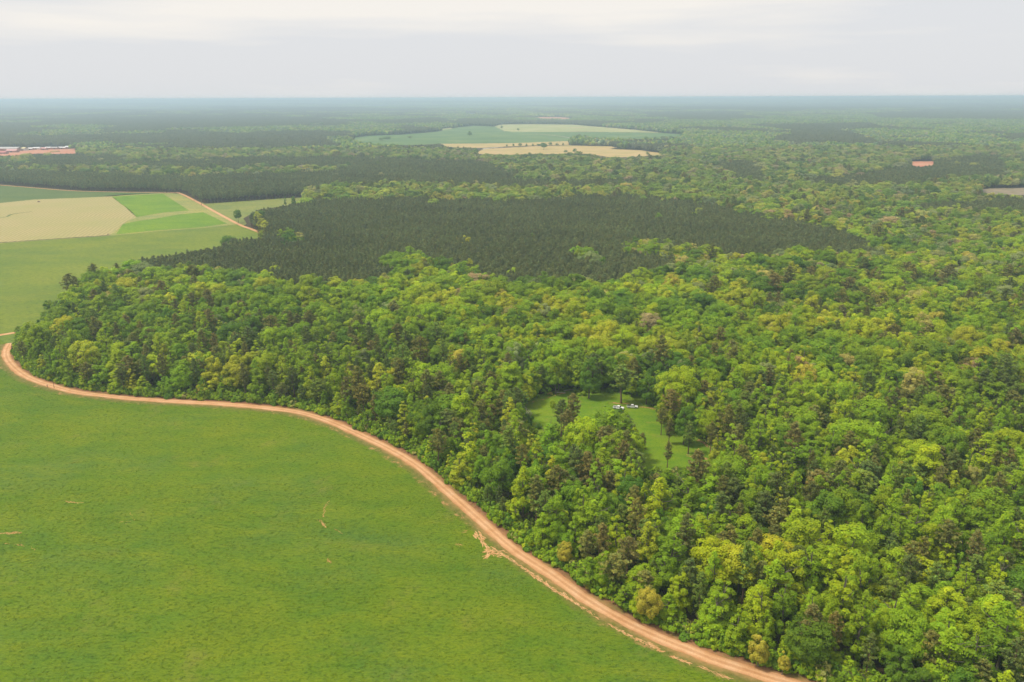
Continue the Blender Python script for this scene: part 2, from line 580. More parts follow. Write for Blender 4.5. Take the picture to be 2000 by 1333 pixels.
FIELDS = [P_STUB, P_PLOT1, P_PLOT2, P_PALE, P_DARKF, P_EASTF, P_LEFT, P_CLEAR, P_UPPALE, P_FARG, P_WH1, P_WH2, P_POND, P_PINK, P_RED, P_CUT, P_YARD, P_S1, P_S3, P_S4]

# stands of pine (outlines at the height of their tops)
P_PINES = [
    [(225, 517), (350, 488), (425, 476), (450, 463), (522, 456), (505, 440), (470, 428), (500, 408), (560, 398), (640, 388), (760, 385), (900, 388), (1050, 388), (1200, 380), (1290, 385),
     (1400, 398), (1440, 412), (1530, 424), (1600, 440), (1668, 453), (1690, 474), (1735, 494), (1560, 501), (1450, 499), (1390, 499), (1330, 512), (1290, 524), (1220, 549), (1100, 546),
     (1000, 546), (940, 531), (880, 519), (820, 500), (775, 497), (768, 528), (740, 546), (650, 556), (560, 546), (480, 531), (400, 526), (330, 521)],
    [(-300, 318), (0, 331), (200, 335), (350, 340), (500, 338), (640, 332), (700, 322), (780, 312), (930, 312), (970, 322), (1005, 340), (1010, 350), (1130, 351), (1280, 347), (1295, 354), (1150, 363), (1000, 364), (800, 356),
     (650, 361), (585, 374), (570, 388), (400, 400), (345, 378), (180, 376), (0, 364), (-300, 346)],
    [(1555, 348), (1700, 336), (1830, 309), (1962, 299), (1968, 345), (1860, 346), (1760, 362), (1600, 362)],
    [(1785, 398), (1900, 390), (2080, 384), (2080, 411), (1800, 413)],
    [(60, 302), (240, 302), (255, 318), (60, 320)],
    [(330, 255), (520, 262), (640, 270), (672, 286), (500, 292), (280, 278)],
    [(60, 231), (420, 226), (640, 236), (600, 247), (300, 250), (100, 243)],
    [(-200, 262), (150, 266), (180, 280), (0, 288), (-200, 288)],
    [(900, 232), (1040, 236), (1200, 246), (1120, 243), (960, 241), (880, 240)],
    [(1350, 205), (1700, 200), (2100, 204), (2100, 213), (1750, 212), (1500, 216), (1330, 214)],
    [(1450, 244), (1700, 240), (1740, 252), (1560, 258)],
    [(1300, 218), (1440, 221), (1500, 232), (1380, 236), (1250, 229)],
    [(1500, 268), (1600, 254), (1660, 256), (1720, 276), (1560, 284)],
    [(-100, 314), (120, 319), (330, 311), (470, 306), (620, 304), (760, 307), (900, 312), (700, 323), (600, 327), (450, 331), (330, 329), (200, 325), (-100, 330)],
    [(1398, 322), (1440, 310), (1470, 312), (1500, 332), (1490, 352), (1440, 350)],
    [(1690, 222), (1850, 214), (2100, 218), (2100, 236), (1900, 234), (1720, 232)],
    [(-200, 214), (120, 212), (300, 216), (150, 221), (-200, 222)], [(420, 206), (700, 210), (860, 218), (620, 219), (430, 213)],
    [(1000, 206), (1250, 205), (1340, 211), (1150, 214)], [(700, 236), (860, 232), (900, 238), (760, 244)],
]
# leafy pockets inside the pines
P_LEAFY = [[(1203, 470), (1245, 470), (1330, 485), (1412, 494), (1405, 512), (1330, 503), (1225, 492)],
           [(498, 418), (512, 414), (516, 438), (500, 438)], [(1120, 485), (1180, 505), (1170, 515), (1110, 492)],
           [(548, 455), (575, 448), (585, 462), (560, 470)]]

# ------------------------------------------------------------------ the ground and the fields
rings = np.concatenate([[0.0], np.geomspace(60, 45000, 150)])
NA = 360
ang = np.linspace(0, 2 * math.pi, NA, endpoint=False)
gx = np.outer(rings[1:], np.sin(ang)).ravel()
gy = np.outer(rings[1:], np.cos(ang)).ravel()
V = np.vstack([[0, 0, 0], np.stack([gx, gy, hgt(gx, gy)], 1)])
ii, jj = np.meshgrid(np.arange(len(rings) - 2), np.arange(NA), indexing='ij')
a_ = 1 + ii * NA + jj
b_ = 1 + ii * NA + (jj + 1) % NA
quads = np.stack([a_, b_, b_ + NA, a_ + NA], -1).reshape(-1, 4)[:, ::-1]
tris = np.stack([np.zeros(NA, int), 1 + (np.arange(NA) + 1) % NA, 1 + np.arange(NA)], 1)
link("ground", mesh_from("ground", V, [tris, quads], [M_FLOOR]), kind="structure")


def sheet(name, px, mat, z, fray=0.0, seed=0, world_pts=None):
    """a level sheet with the outline given in photo pixels; fray roughens its edge (metres)"""
    W = np.array([at(a, b)[:2] for a, b in px]) if world_pts is None else world_pts
    if fray > 0:
        rs = np.random.RandomState(seed)
        seg = []
        for i in range(len(W)):
            p, q = W[i], W[(i + 1) % len(W)]
            n = max(1, int(np.hypot(*(q - p)) / (fray * 2.2)))
            for k in range(min(n, 60)):
                seg.append(p + (q - p) * k / min(n, 60) + rs.uniform(-fray, fray, 2))
        W = np.array(seg)
    bm = bmesh.new()
    bm.faces.new([bm.verts.new((x, y, z)) for x, y in W])
    bm.normal_update()
    if bm.faces and bm.faces[:][0].normal.z < 0:
        bmesh.ops.reverse_faces(bm, faces=bm.faces[:])
    bmesh.ops.triangulate(bm, faces=bm.faces[:])
    me = bpy.data.meshes.new(name)
    bm.to_mesh(me); bm.free()
    me.materials.append(mat)
    return link(name, me, kind="structure")


# which side of the road is the wood?  left of the direction of travel or right
def line_frame(L):
    T = np.gradient(L, axis=0)
    T /= np.linalg.norm(T, axis=1)[:, None]
    return T, np.stack([T[:, 1], -T[:, 0]], 1)      # tangent, right-hand normal


RT, RN = line_frame(ROAD)
# the road runs from the far left to the near right: the wood lies on its left-hand side (-RN), the pasture on its right-hand side (+RN)
front = np.vstack([ROAD, [[320, 40], [60, -60], [-500, -60], [-900, 200], [-700, 420]]])
sheet("field", None, M_PASTURE, 0.010, world_pts=front)
sheet("field", [(-700, 530), (-300, 499), (0, 475), (215, 460.5), (445, 440), (466, 438), (512, 456.5), (560, 470), (500, 500), (400, 520), (280, 545), (230, 560), (180, 590), (170, 620), (130, 650), (80, 675), (45, 690), (20, 684), (14, 674), (0, 662), (-300, 720), (-700, 800)], M_LEFT, 0.014)
sheet("field", P_DARKF, M_DARKF, 0.03)
sheet("field", P_EASTF, M_EAST, 0.03)
sheet("field", P_PALE, M_PALE, 0.03)
sheet("field", P_STUB, M_STUB, 0.06, 1.5, 2)
sheet("field", P_PLOT1, M_PLOT, 0.06, 0.8, 3)
sheet("field", P_PLOT2, M_PLOT, 0.06, 0.8, 4)
sheet("field", P_FARG, M_FGREEN, 0.10, 6, 5)
sheet("field", P_UPPALE, M_FPALE, 0.16, 6, 6)
sheet("field", P_WH1, M_WHEAT, 0.22, 3, 7)
sheet("field", P_WH2, M_WHEAT, 0.22, 3, 8)
sheet("field", P_S3, M_FPALE, 0.22)
sheet("field", P_S4, M_FPALE, 0.22)
sheet("field", P_S1, M_FPALE, 22.0)
sheet("cleared_ground", P_PINK, M_FSOIL, 0.3, 8, 9)
sheet("cleared_ground", P_RED, M_FSOIL, 0.1, 3, 10)
sheet("cleared_ground", P_CUT, M_CUT, 0.1, 3, 11)
sheet("yard_ground", P_YARD, M_FSOIL, 0.1, 4, 12)
sheet("lawn_clearing", [(1016, 800), (1026, 780), (1056, 770), (1105, 758), (1180, 758), (1225, 762), (1260, 775), (1300, 795), (1310, 830), (1370, 840), (1412, 878), (1405, 930), (1370, 990), (1262, 990), (1225, 900), (1130, 880), (1050, 870), (1010, 840)], M_CLEAR, 0.010)

m, nt, b = new_mat("pond_water")
b.inputs['Base Color'].default_value = (0.35, 0.38, 0.40, 1)
b.inputs['Roughness'].default_value = 0.06
b.inputs['Specular IOR Level'].default_value = 0.6
nt.links.new(ramp(nt, noise(nt, 0.02, 3), [(0.3, (0.45, 0.46, 0.46)), (0.7, (0.60, 0.58, 0.55))]), b.inputs['Base Color'])
sheet("pond_water", P_POND, m, 0.4)


def ribbon(name, L, u0, u1, z, mat, nu=6, jag=0.0, seed=0, crown=0.0):
    """strip along the line L between the offsets u0 and u1 (to the right of travel)"""
    T, N = line_frame(L)
    rs = np.random.RandomState(seed)
    us = np.linspace(0, 1, nu)

    def jit():
        j = rs.uniform(-1, 1, len(L))
        j = np.convolve(j, np.ones(3) / 3, 'same') + 1.4 * np.convolve(rs.uniform(-1, 1, len(L)), np.ones(9) / 9, 'same')
        return j * jag
    e0, e1 = u0 + jit(), u1 + jit()
    U = e0[:, None] * (1 - us) + e1[:, None] * us
    P = L[:, None, :] + N[:, None, :] * U[..., None]
    Z = np.full(U.shape, z) + crown * (1 - np.clip(np.abs(U) / max(abs(u0), abs(u1)), 0, 1) ** 2)
    V = np.concatenate([P, Z[..., None]], -1).reshape(-1, 3)
    i, j = np.meshgrid(np.arange(len(L) - 1), np.arange(nu - 1), indexing='ij')
    a = i * nu + j
    F = np.stack([a, a + nu, a + nu + 1, a + 1], -1).reshape(-1, 4)[:, ::-1]
    me = mesh_from(name, V, [F], [mat], attrs={"u": ('FLOAT', U.ravel())})
    o = link(name, me, kind="structure")
    me.update()
    if me.polygons[0].normal.z < 0:
        me.flip_normals()
    return o


tip = at(20, 670)[:2]
i_tip = int(np.hypot(ROAD[:, 0] - tip[0], ROAD[:, 1] - tip[1]).argmin())
near = ROAD[i_tip:]
ribbon("road", ground_line([(-330, 722), (-150, 688), (-60, 668), (0, 655), (12, 653), (30, 650)], 1.5), -2.3, 2.3, 0.05, M_ROAD, 7, 0.3, 15, crown=0.05)
ribbon("verge", near, 0.0, 12.0, 0.018, M_VERGE_F, 10)
vw = ribbon("verge", near, -6.0, 0.0, 0.014, M_VERGE_W, 6)
for a in vw.data.attributes["u"].data: a.value = abs(a.value)
ribbon("road", near, -2.25, 2.25, 0.026, M_ROAD, 9, 0.5, 5, crown=0.06)
ribbon("road", MIDROAD, -2.6, 2.6, 0.09, M_ROAD, 5, 0.3, 6)
ribbon("path", LANE, -1.8, 1.8, 0.09, M_PALE, 3, 0.4, 7)


def soil_patch(name, pts_px, w, n, seed, size, mat=M_SOIL, z=0.03):
    """bare clay showing through the sward: ragged scraps along a line"""
    rs = np.random.RandomState(seed)
    L = ground_line(pts_px, 0.4)
    Vs, Fs, k = [], [], 0
    for _ in range(n):
        t = rs.rand()
        c = L[int(t * (len(L) - 1))] + rs.normal(0, w, 2)
        i = min(int(t * (len(L) - 1)), len(L) - 2)
        d = L[i + 1] - L[i]
        a0 = math.atan2(d[1], d[0]) + rs.normal(0, 0.35)
        s = size * rs.uniform(0.35, 1.2)
        m_ = 9
        th = np.linspace(0, 2 * math.pi, m_, endpoint=False)
        r = s * rs.uniform(0.45, 1.0, m_)
        x, y = r * np.cos(th) * 2.6, r * np.sin(th) * 0.42
        ca, sa = math.cos(a0), math.sin(a0)
        zz = z + 0.0007 * (k % 40)
        Vs.append(np.stack([c[0] + x * ca - y * sa, c[1] + x * sa + y * ca, np.full(m_, zz)], 1))
        Fs.append(np.arange(m_) + k * m_)
        k += 1
    return link(name, mesh_from(name, np.vstack(Vs), [np.array(Fs)], [mat]), kind="stuff")


soil_patch("bare_soil", [(930, 1040), (946, 1062), (952, 1072), (962, 1082)], 0.8, 55, 1, 0.8, M_WASH)
soil_patch("bare_soil", [(950, 1086), (965, 1078), (985, 1085)], 1.0, 50, 2, 0.9, M_WASH)
soil_patch("bare_soil", [(985, 1085), (1010, 1102), (1045, 1125), (1085, 1153), (1120, 1175)], 0.35, 110, 3, 0.55, M_WASH)
soil_patch("bare_soil", [(1030, 1118), (1080, 1152), (1130, 1182), (1172, 1210)], 0.3, 100, 4, 0.5, M_WASH)
soil_patch("bare_soil", [(1192, 1222), (1225, 1240), (1265, 1258), (1296, 1274)], 0.3, 70, 5, 0.5, M_WASH)
soil_patch("bare_soil", [(1312, 1284), (1330, 1290), (1350, 1297)], 0.3, 40, 6, 0.45, M_WASH)
soil_patch("bare_soil", [(1365, 1302), (1400, 1316), (1430, 1328)], 0.25, 40, 7, 0.4, M_WASH)
soil_patch("bare_soil", [(641, 981), (635, 992), (632, 1010)], 0.18, 26, 8, 0.5)
soil_patch("bare_soil", [(625, 1018), (632, 1025), (635, 1031)], 0.3, 22, 9, 0.6)
soil_patch("bare_soil", [(641, 1092), (643, 1100)], 0.25, 10, 10, 0.5)
soil_patch("bare_soil", [(652, 1033), (668, 1042)], 0.12, 10, 11, 0.35)
soil_patch("bare_soil", [(4, 1043), (20, 1042), (44, 1040)], 0.4, 34, 12, 0.55)
soil_patch("bare_soil", [(130, 980), (148, 982), (163, 983)], 0.25, 20, 13, 0.5)
soil_patch("bare_soil", [(10, 1062), (45, 1066), (70, 1074)], 0.3, 16, 14, 0.4)
soil_patch("bare_soil", [(890, 1064), (903, 1066)], 0.5, 12, 15, 0.5)
soil_patch("bare_soil", [(902, 1040), (915, 1038)], 0.4, 9, 16, 0.4)
soil_patch("bare_soil", [(560, 798), (600, 803), (640, 816)], 0.7, 30, 17, 0.7)
soil_patch("bare_soil", [(620, 830), (650, 838), (690, 860)], 0.3, 35, 18, 0.45)
soil_patch("bare_soil", [(255, 1000), (262, 1018), (240, 1022)], 0.6, 10, 19, 0.4)
soil_patch("bare_soil", [(1196, 787), (1213, 789), (1226, 788)], 0.5, 22, 20, 0.8)
soil_patch("bare_soil", [(1250, 795), (1270, 797), (1292, 803)], 0.5, 34, 21, 0.8)
soil_patch("bare_soil", [(1345, 890), (1365, 893), (1390, 899)], 0.7, 26, 22, 0.8)
soil_patch("bare_soil", [(1362, 858), (1378, 868), (1396, 882)], 0.7, 30, 23, 0.9)
soil_patch("bare_soil", [(1030, 788), (1060, 780), (1100, 768)], 0.6, 30, 24, 0.8)
soil_patch("bare_soil", [(524, 462), (530, 460), (534, 463)], 1.2, 24, 25, 2.0, z=0.1)

# ------------------------------------------------------------------ foliage geometry
def unit(v):
    return v / np.maximum(np.linalg.norm(v, axis=-1, keepdims=True), 1e-9)


def cards(C, N, L, W, rs, tint):
    """leaf sprays: one lozenge per centre, facing N"""
    n = len(C)
    ref = rs.normal(size=(n, 3))
    T = unit(np.cross(N, ref))
    B = np.cross(N, T)
    L = np.asarray(L)[:, None]; W = np.asarray(W)[:, None]
    fold = N * (0.12 * L)
    V = np.stack([C - T * L * 0.5, C + B * W * 0.5 + fold * 0 - T * L * 0.05, C + T * L * 0.5 - fold, C - B * W * 0.5 - T * L * 0.05], 1)
    F = np.arange(n * 4).reshape(n, 4)
    return V.reshape(-1, 3), F, np.repeat(tint, 4, axis=0)


def tint_rows(n, rs, amt=0.16, warm=0.06):
    v = 1 + rs.normal(0, amt, n)
    w = rs.normal(0, warm, n)
    return np.clip(np.stack([v * (1 + w), v, v * (1 - w), np.ones(n)], 1), 0.3, 2.0)


def tube(P, r, sides=6):
    """tapered tube along P with radii r"""
    P = np.asarray(P, float)
    n = len(P)
    T = np.gradient(P, axis=0)
    T = unit(T)
    ref = np.where(np.abs(T[:, 2:3]) > 0.9, np.array([[1.0, 0, 0]]), np.array([[0, 0, 1.0]]))
    A = unit(np.cross(T, ref)); B = np.cross(T, A)
    th = np.linspace(0, 2 * math.pi, sides, endpoint=False)
    V = P[:, None] + np.asarray(r)[:, None, None] * (np.cos(th)[None, :, None] * A[:, None] + np.sin(th)[None, :, None] * B[:, None])
    i, j = np.meshgrid(np.arange(n - 1), np.arange(sides), indexing='ij')
    a = i * sides + j; b = i * sides + (j + 1) % sides
    F = np.stack([a, b, b + sides, a + sides], -1).reshape(-1, 4)
    return V.reshape(-1, 3), F


class Geo:
    def __init__(s): s.V, s.F, s.T, s.n = [], [], [], 0

    def add(s, V, F, T=None):
        s.V.append(V); s.F.append(np.asarray(F) + s.n)
        s.T.append(T if T is not None else np.ones((len(V), 4)))
        s.n += len(V)

    def arrays(s): return np.vstack(s.V), np.vstack(s.F), np.vstack(s.T)


def trunk_geo(H, r, rs, lean=0.25, limbs=0, crown_r=3.0, z0=0.4):
    g = Geo()
    z = np.linspace(-0.4, H, 7)
    off = np.cumsum(rs.normal(0, lean, (7, 2)), axis=0) * (z / max(H, 1))[:, None]
    P = np.column_stack([off, z])
    V, F = tube(P, np.linspace(r, r * 0.22, 7) * np.array([1.35, 1.05, 1, 1, 1, 1, 1]), 7)
    g.add(V, F)
    for k in range(limbs):
        t = rs.uniform(z0, 0.85)
        a = rs.rand() * 6.283
        p0 = np.array([np.interp(t * H, z, P[:, 0]), np.interp(t * H, z, P[:, 1]), t * H])
        ln = crown_r * rs.uniform(0.5, 0.9)
        d = np.array([math.cos(a), math.sin(a), rs.uniform(0.4, 0.9)])
        V, F = tube([p0, p0 + d * ln * 0.5 + [0, 0, 0.1 * ln], p0 + d * ln + [0, 0, 0.35 * ln]], [r * 0.4, r * 0.26, r * 0.08], 5)
        g.add(V, F)
    return g


def broadleaf(seed, H=19.0, Rc=4.6, zb=0.30, lobes=46, top=0.5, per=112, leaf=0.45, cone=0.0, spread=1.0):
    """a crown built of leafy lobes; cone > 0 narrows it upwards"""
    rs = np.random.RandomState(seed)
    g = Geo()
    top = min(0.78, top + 0.17)
    lobes = int(lobes * 1.35)
    hc = H * (1 - zb)
    zc = H * zb + hc * (1 - top)
    # irregular outline: a few directions bulge or dip
    kdir = unit(rs.normal(size=(5, 3))); kamp = rs.uniform(-0.34, 0.28, 5)
    u = rs.rand(lobes)
    d = unit(rs.normal(size=(lobes * 3, 3)))
    d = d[d[:, 2] > -0.75][:lobes]
    n = len(d)
    rad = rs.uniform(0.70, 0.95, n)
    rad *= 1 + (np.clip(d @ kdir.T, 0, 1) ** 2 @ kamp)
    rad[: n // 6] *= 0.45
    up, dn = hc * top, hc * (1 - top)
    c = d * rad[:, None] * np.where(d[:, 2:3] > 0, np.array([[Rc, Rc, up]]), np.array([[Rc, Rc, dn]]))
    c[:, 2] += zc
    if cone > 0:
        t = np.clip((c[:, 2] - H * zb) / hc, 0, 1)
        c[:, :2] *= (1 - cone * t)[:, None] * spread
    lr = Rc * rs.uniform(0.22, 0.38, n)
    if cone > 0:
        lr *= 1 - 0.45 * np.clip((c[:, 2] - H * zb) / hc, 0, 1)
    ltint = tint_rows(n, rs, 0.07, 0.03)
    for i in range(n):
        m_ = int(per * (lr[i] / (Rc * 0.31)) ** 1.6)
        out = unit(c[i] - np.array([0, 0, zc - 0.15 * hc]))
        dd = unit(rs.normal(size=(m_, 3)) + 0.85 * out + np.array([0, 0, 0.2]))
        pos = c[i] + dd * lr[i] * rs.uniform(0.72, 1.06, (m_, 1))
        nn = unit(dd + 0.45 * out + np.array([0, 0, 0.08]) + rs.normal(0, 0.27, (m_, 3)))
        s = leaf * rs.uniform(0.6, 1.25, m_)
        V, F, T = cards(pos, nn, s * 1.25, s * 0.9, rs, tint_rows(m_, rs, 0.12, 0.05) * ltint[i])
        g.add(V, F, T)
    return g, trunk_geo(H * 0.82, H * 0.016 + 0.03, rs, 0.25, 7, Rc)


def pine(seed, H=19.0, Rc=3.1, zb=0.45, branches=34, tufts=7, leaf=0.48, round_=0.75):
    rs = np.random.RandomState(seed)
    g = Geo()
    hc = H * (1 - zb)
    tg = trunk_geo(H * 0.98, H * 0.0115 + 0.05, rs, 0.14)
    for k in range(branches):
        t = (k + rs.rand()) / branches
        z = H * zb + hc * t
        prof = (1 - t) ** round_ * (0.55 + 0.9 * min(1, t * 2.2)) if t < 0.5 else (1 - t) ** round_ * 1.45
        ln = Rc * np.clip(prof, 0.12, 1.05) * rs.uniform(0.65, 1.12)
        a = k * 2.4 + rs.rand() * 1.2
        d = np.array([math.cos(a), math.sin(a), 0.18 + 0.5 * t])
        p0 = np.array([0, 0, z])
        V, F = tube([p0, p0 + d * ln * 0.55, p0 + d * ln], [0.07, 0.045, 0.015], 4)
        tg.add(V, F)
        nt_ = max(3, int(tufts * (0.5 + ln / Rc)))
        s = rs.uniform(0.3, 1.05, nt_)
        c = p0 + d * (ln * s)[:, None] + rs.normal(0, 0.10 * Rc, (nt_, 3)) * np.array([1, 1, 0.6])
        bt = tint_rows(nt_, rs, 0.15, 0.07)
        for i in range(nt_):
            m_ = 12
            dd = unit(rs.normal(size=(m_, 3)) + np.array([0, 0, 0.5]) + 0.3 * d)
            nn = unit(np.cross(dd, rs.normal(size=(m_, 3))) + 0.7 * np.array([0, 0, 1]) + 0.5 * dd)
            pos = c[i] + dd * leaf * rs.uniform(0.3, 0.9, (m_, 1))
            sz = leaf * rs.uniform(0.7, 1.2, m_)
            V, F, T = cards(pos, nn, sz * 1.5, sz * 0.55, rs, tint_rows(m_, rs, 0.12, 0.06) * bt[i])
            g.add(V, F, T)
    return g, tg


def bush(seed, H=2.6, Rc=1.9, leaf=0.5, lobes=14, per=22):
    g, t = broadleaf(seed, H, Rc, 0.05, lobes, 0.6, per, leaf)
    return g, t


def crown_lump(c, rx, rz, rs):
    """a small uneven crown for woods kilometres away"""
    me = ICO
    V = me[0] * np.array([rx, rx, rz]) * (1 + rs.uniform(-0.22, 0.22, (len(me[0]), 1)))
    return V + c, me[1]


_bm = bmesh.new()
bmesh.ops.create_icosphere(_bm, subdivisions=2, radius=1.0)
ICO = (np.array([v.co[:] for v in _bm.verts]), np.array([[v.index for v in f.verts] for f in _bm.faces]))
_bm.free()
_bm = bmesh.new()
bmesh.ops.create_icosphere(_bm, subdivisions=1, radius=1.0)
ICO1 = (np.array([v.co[:] for v in _bm.verts]), np.array([[v.index for v in f.verts] for f in _bm.faces]))
_bm.free()

# colours of single trees (leaf reflectance), with the words for them
LEAFC = {
    'deep green': (0.124, 0.240, 0.018), 'mid green': (0.198, 0.325, 0.015), 'fresh green': (0.262, 0.398, 0.014), 'lime green': (0.345, 0.450, 0.013),
    'yellow-green': (0.425, 0.470, 0.024), 'pale olive': (0.430, 0.420, 0.105), 'golden': (0.480, 0.430, 0.050), 'rusty tan': (0.420, 0.330, 0.150),
    'grey-green': (0.280, 0.340, 0.115),
}
PINEC = {'olive-brown': (0.240, 0.248, 0.055), 'dark olive': (0.165, 0.220, 0.050), 'green-olive': (0.205, 0.290, 0.045), 'brown': (0.258, 0.240, 0.066)}
PLANTC = {'plantation': (0.215, 0.250, 0.086)}

LEAFN, PINEN = list(LEAFC), list(PINEC)


class Kind:
    """a tree form: separate crown and trunk meshes for single trees, a joined one for the massed woods"""
    def __init__(s, name, variants, leafm, barkm, radius, height):
        s.name, s.leafm, s.r, s.h = name, leafm, radius, height
        s.crown, s.trunk, s.both = [], [], []
        for i, (cg, tg) in enumerate(variants):
            Vc, Fc, Tc = cg.arrays()
            Vt, Ft, Tt = tg.arrays()
            s.crown.append(mesh_from(name + "_crown", Vc, [Fc], [leafm], attrs={"tint": ('FLOAT_COLOR', Tc)}))
            s.trunk.append(mesh_from(name + "_trunk", Vt, [Ft], [barkm]))
            me = mesh_from(name + "_massed", np.vstack([Vc, Vt]), [np.vstack([Fc, Ft + len(Vc)])], [leafm, barkm],
                           np.concatenate([np.zeros(len(Fc), int), np.ones(len(Ft), int)]), {"tint": ('FLOAT_COLOR', np.vstack([Tc, Tt]))})
            s.both.append(me)
        s.coll = bpy.data.collections.new(name + "_forms")
        for i, me in enumerate(s.both):
            s.coll.objects.link(bpy.data.objects.new("%s_%02d" % (name, i), me))


K_BROAD = Kind("broadleaf", [broadleaf(11, 19, 4.8, 0.28, 46), broadleaf(12, 20, 4.2, 0.30, 42, 0.55), broadleaf(13, 17, 5.4, 0.28, 54, 0.5), broadleaf(14, 21, 4.6, 0.25, 48, 0.6),
                             broadleaf(15, 18, 4.0, 0.24, 38, 0.6), broadleaf(16, 19, 5.6, 0.32, 60, 0.45), broadleaf(17, 20, 5.0, 0.22, 56, 0.62), broadleaf(18, 18, 5.8, 0.3, 72, 0.42), broadleaf(19, 22, 4.4, 0.22, 50, 0.66), broadleaf(20, 16, 4.4, 0.2, 34, 0.55)], M_LEAF, M_BARK, 4.8, 19)
K_POPLAR = Kind("poplar", [broadleaf(21, 22, 4.2, 0.18, 46, 0.62, 96, 0.43, 0.62), broadleaf(22, 23, 3.5, 0.15, 44, 0.62, 96, 0.42, 0.55), broadleaf(23, 21, 4.6, 0.2, 46, 0.6, 96, 0.44, 0.66),
                           broadleaf(25, 22, 4.8, 0.14, 52, 0.58, 96, 0.44, 0.58), broadleaf(26, 20, 2.7, 0.16, 36, 0.6, 96, 0.42, 0.6),
                           broadleaf(24, 24, 3.8, 0.2, 46, 0.6, 96, 0.42, 0.5)], M_LEAF, M_BARK, 3.2, 22)
K_PINE = Kind("pine", [pine(31, 19, 3.2, 0.36, 36, 8), pine(32, 20, 3.5, 0.42, 36, 8, round_=0.6), pine(33, 18, 2.8, 0.30, 36, 8), pine(34, 21, 3.4, 0.46, 32, 8, round_=0.55), pine(35, 19.5, 3.7, 0.40, 38, 8), pine(36, 18, 3.3, 0.34, 40, 8, round_=0.5), pine(37, 21, 3.0, 0.38, 38, 8, round_=0.85)],
              M_NEEDLE, M_PBARK, 3.3, 19.5)
K_PLANT = Kind("plantation_pine", [pine(41, 15.0, 2.15, 0.45, 17, 6, 0.62), pine(42, 15.5, 2.0, 0.5, 17, 6, 0.62), pine(43, 14.5, 2.3, 0.42, 17, 6, 0.62), pine(44, 15.2, 1.9, 0.45, 17, 6, 0.6)],
               M_NEEDLE, M_PBARK, 2.1, 15)
K_BUSH = Kind("shrub", [bush(51), bush(52, 3.2, 1.7), bush(53, 2.2, 2.2), bush(54, 3.8, 2.0)], M_LEAF, M_BARK, 1.9, 2.6)


def clump_forms(name, size, n, r, h, hv, ico, seeds, leafm, amt, warm, pointy=False):
    """a patch of closed canopy, many small crowns, for woods kilometres away"""
    coll = bpy.data.collections.new(name + "_forms")
    for q, sd_ in enumerate(seeds):
        rs = np.random.RandomState(sd_)
        g = Geo()
        k = int(math.ceil(math.sqrt(n)))
        step = size / k
        for i in range(k):
            for j in range(k):
                x = (i + 0.5 + rs.uniform(-0.4, 0.4)) * step - size / 2
                y = (j + 0.5 + rs.uniform(-0.4, 0.4)) * step - size / 2
                hh = h * (1 + rs.normal(0, hv))
                rr = r * rs.uniform(0.8, 1.2)
                rz = rr * (1.7 if pointy else 1.15)
                V = ico[0] * np.array([rr, rr, rz]) * (1 + rs.uniform(-0.25, 0.25, (len(ico[0]), 1)))
                lo = V[:, 2] < -0.3 * rz
                V[lo, 2] = -hh * 0.75 + rz
                if pointy:
                    V[:, :2] *= np.clip(1.15 - 0.35 * V[:, 2:3] / rz, 0.3, 1.3)
                V += np.array([x, y, hh - rz])
                t = tint_rows(1, rs, amt, warm)
                T = np.repeat(t, len(V), axis=0) * np.clip(1 + rs.normal(0, 0.12, (len(V), 1)), 0.6, 1.5)
                T[:, 3] = 1
                g.add(V, ico[1], T)
        Vc, Fc, Tc = g.arrays()
        me = mesh_from(name, Vc, [Fc], [leafm], attrs={"tint": ('FLOAT_COLOR', Tc)})
        coll.objects.link(bpy.data.objects.new("%s_%02d" % (name, q), me))
    return coll


C_LEAF1 = clump_forms("leafy_canopy", 27, 9, 5.3, 18, 0.13, ICO, (61, 62, 63, 64, 65, 66), M_LEAF, 0.26, 0.16)
C_PINE1 = clump_forms("pine_canopy", 25, 25, 2.9, 17, 0.07, ICO1, (71, 72, 73, 74), M_NEEDLE, 0.12, 0.05, True)
C_LEAF2 = clump_forms("far_leafy_canopy", 80, 49, 7.0, 19, 0.15, ICO1, (81, 82, 83, 84), M_LEAF, 0.30, 0.16)
C_PINE2 = clump_forms("far_pine_canopy", 80, 64, 5.6, 19, 0.10, ICO1, (91, 92, 93), M_NEEDLE, 0.14, 0.05, True)

# ------------------------------------------------------------------ where every tree stands
rng = np.random.RandomState(2024)


def scatter(d0, d1, step, jit=0.42, half=0.80, extra=60):
    """a jittered grid over the wedge in view between two depths (metres)"""
    y = np.arange(d0, d1, step)
    xs = np.arange(-(half * d1 + extra), half * d1 + extra, step)
    X, Y = np.meshgrid(xs, y)
    X = X.ravel(); Y = Y.ravel()
    k = np.abs(X) < half * Y + extra
    X, Y = X[k], Y[k]
    return X + rng.uniform(-jit, jit, len(X)) * step, Y + rng.uniform(-jit, jit, len(Y)) * step


def road_side(X, Y):
    """distance to the near road's centre line and the side (positive: pasture side)"""
    P = np.stack([X, Y], 1)
    L = ROAD[::3]
    N = RN[::3]
    D = np.full(len(P), 1e9); S = np.zeros(len(P)); I = np.zeros(len(P), int)
    sel = np.where(np.hypot(X, Y) < 900)[0]
    for ch in np.array_split(sel, max(1, len(sel) // 4000)):
        dd = np.hypot(P[ch, None, 0] - L[None, :, 0], P[ch, None, 1] - L[None, :, 1])
        i = dd.argmin(1)
        D[ch] = dd[np.arange(len(ch)), i]
        S[ch] = ((P[ch] - L[i]) * N[i]).sum(1)
        I[ch] = i
    return D, S, I


PAST = front        # world outline of the pasture


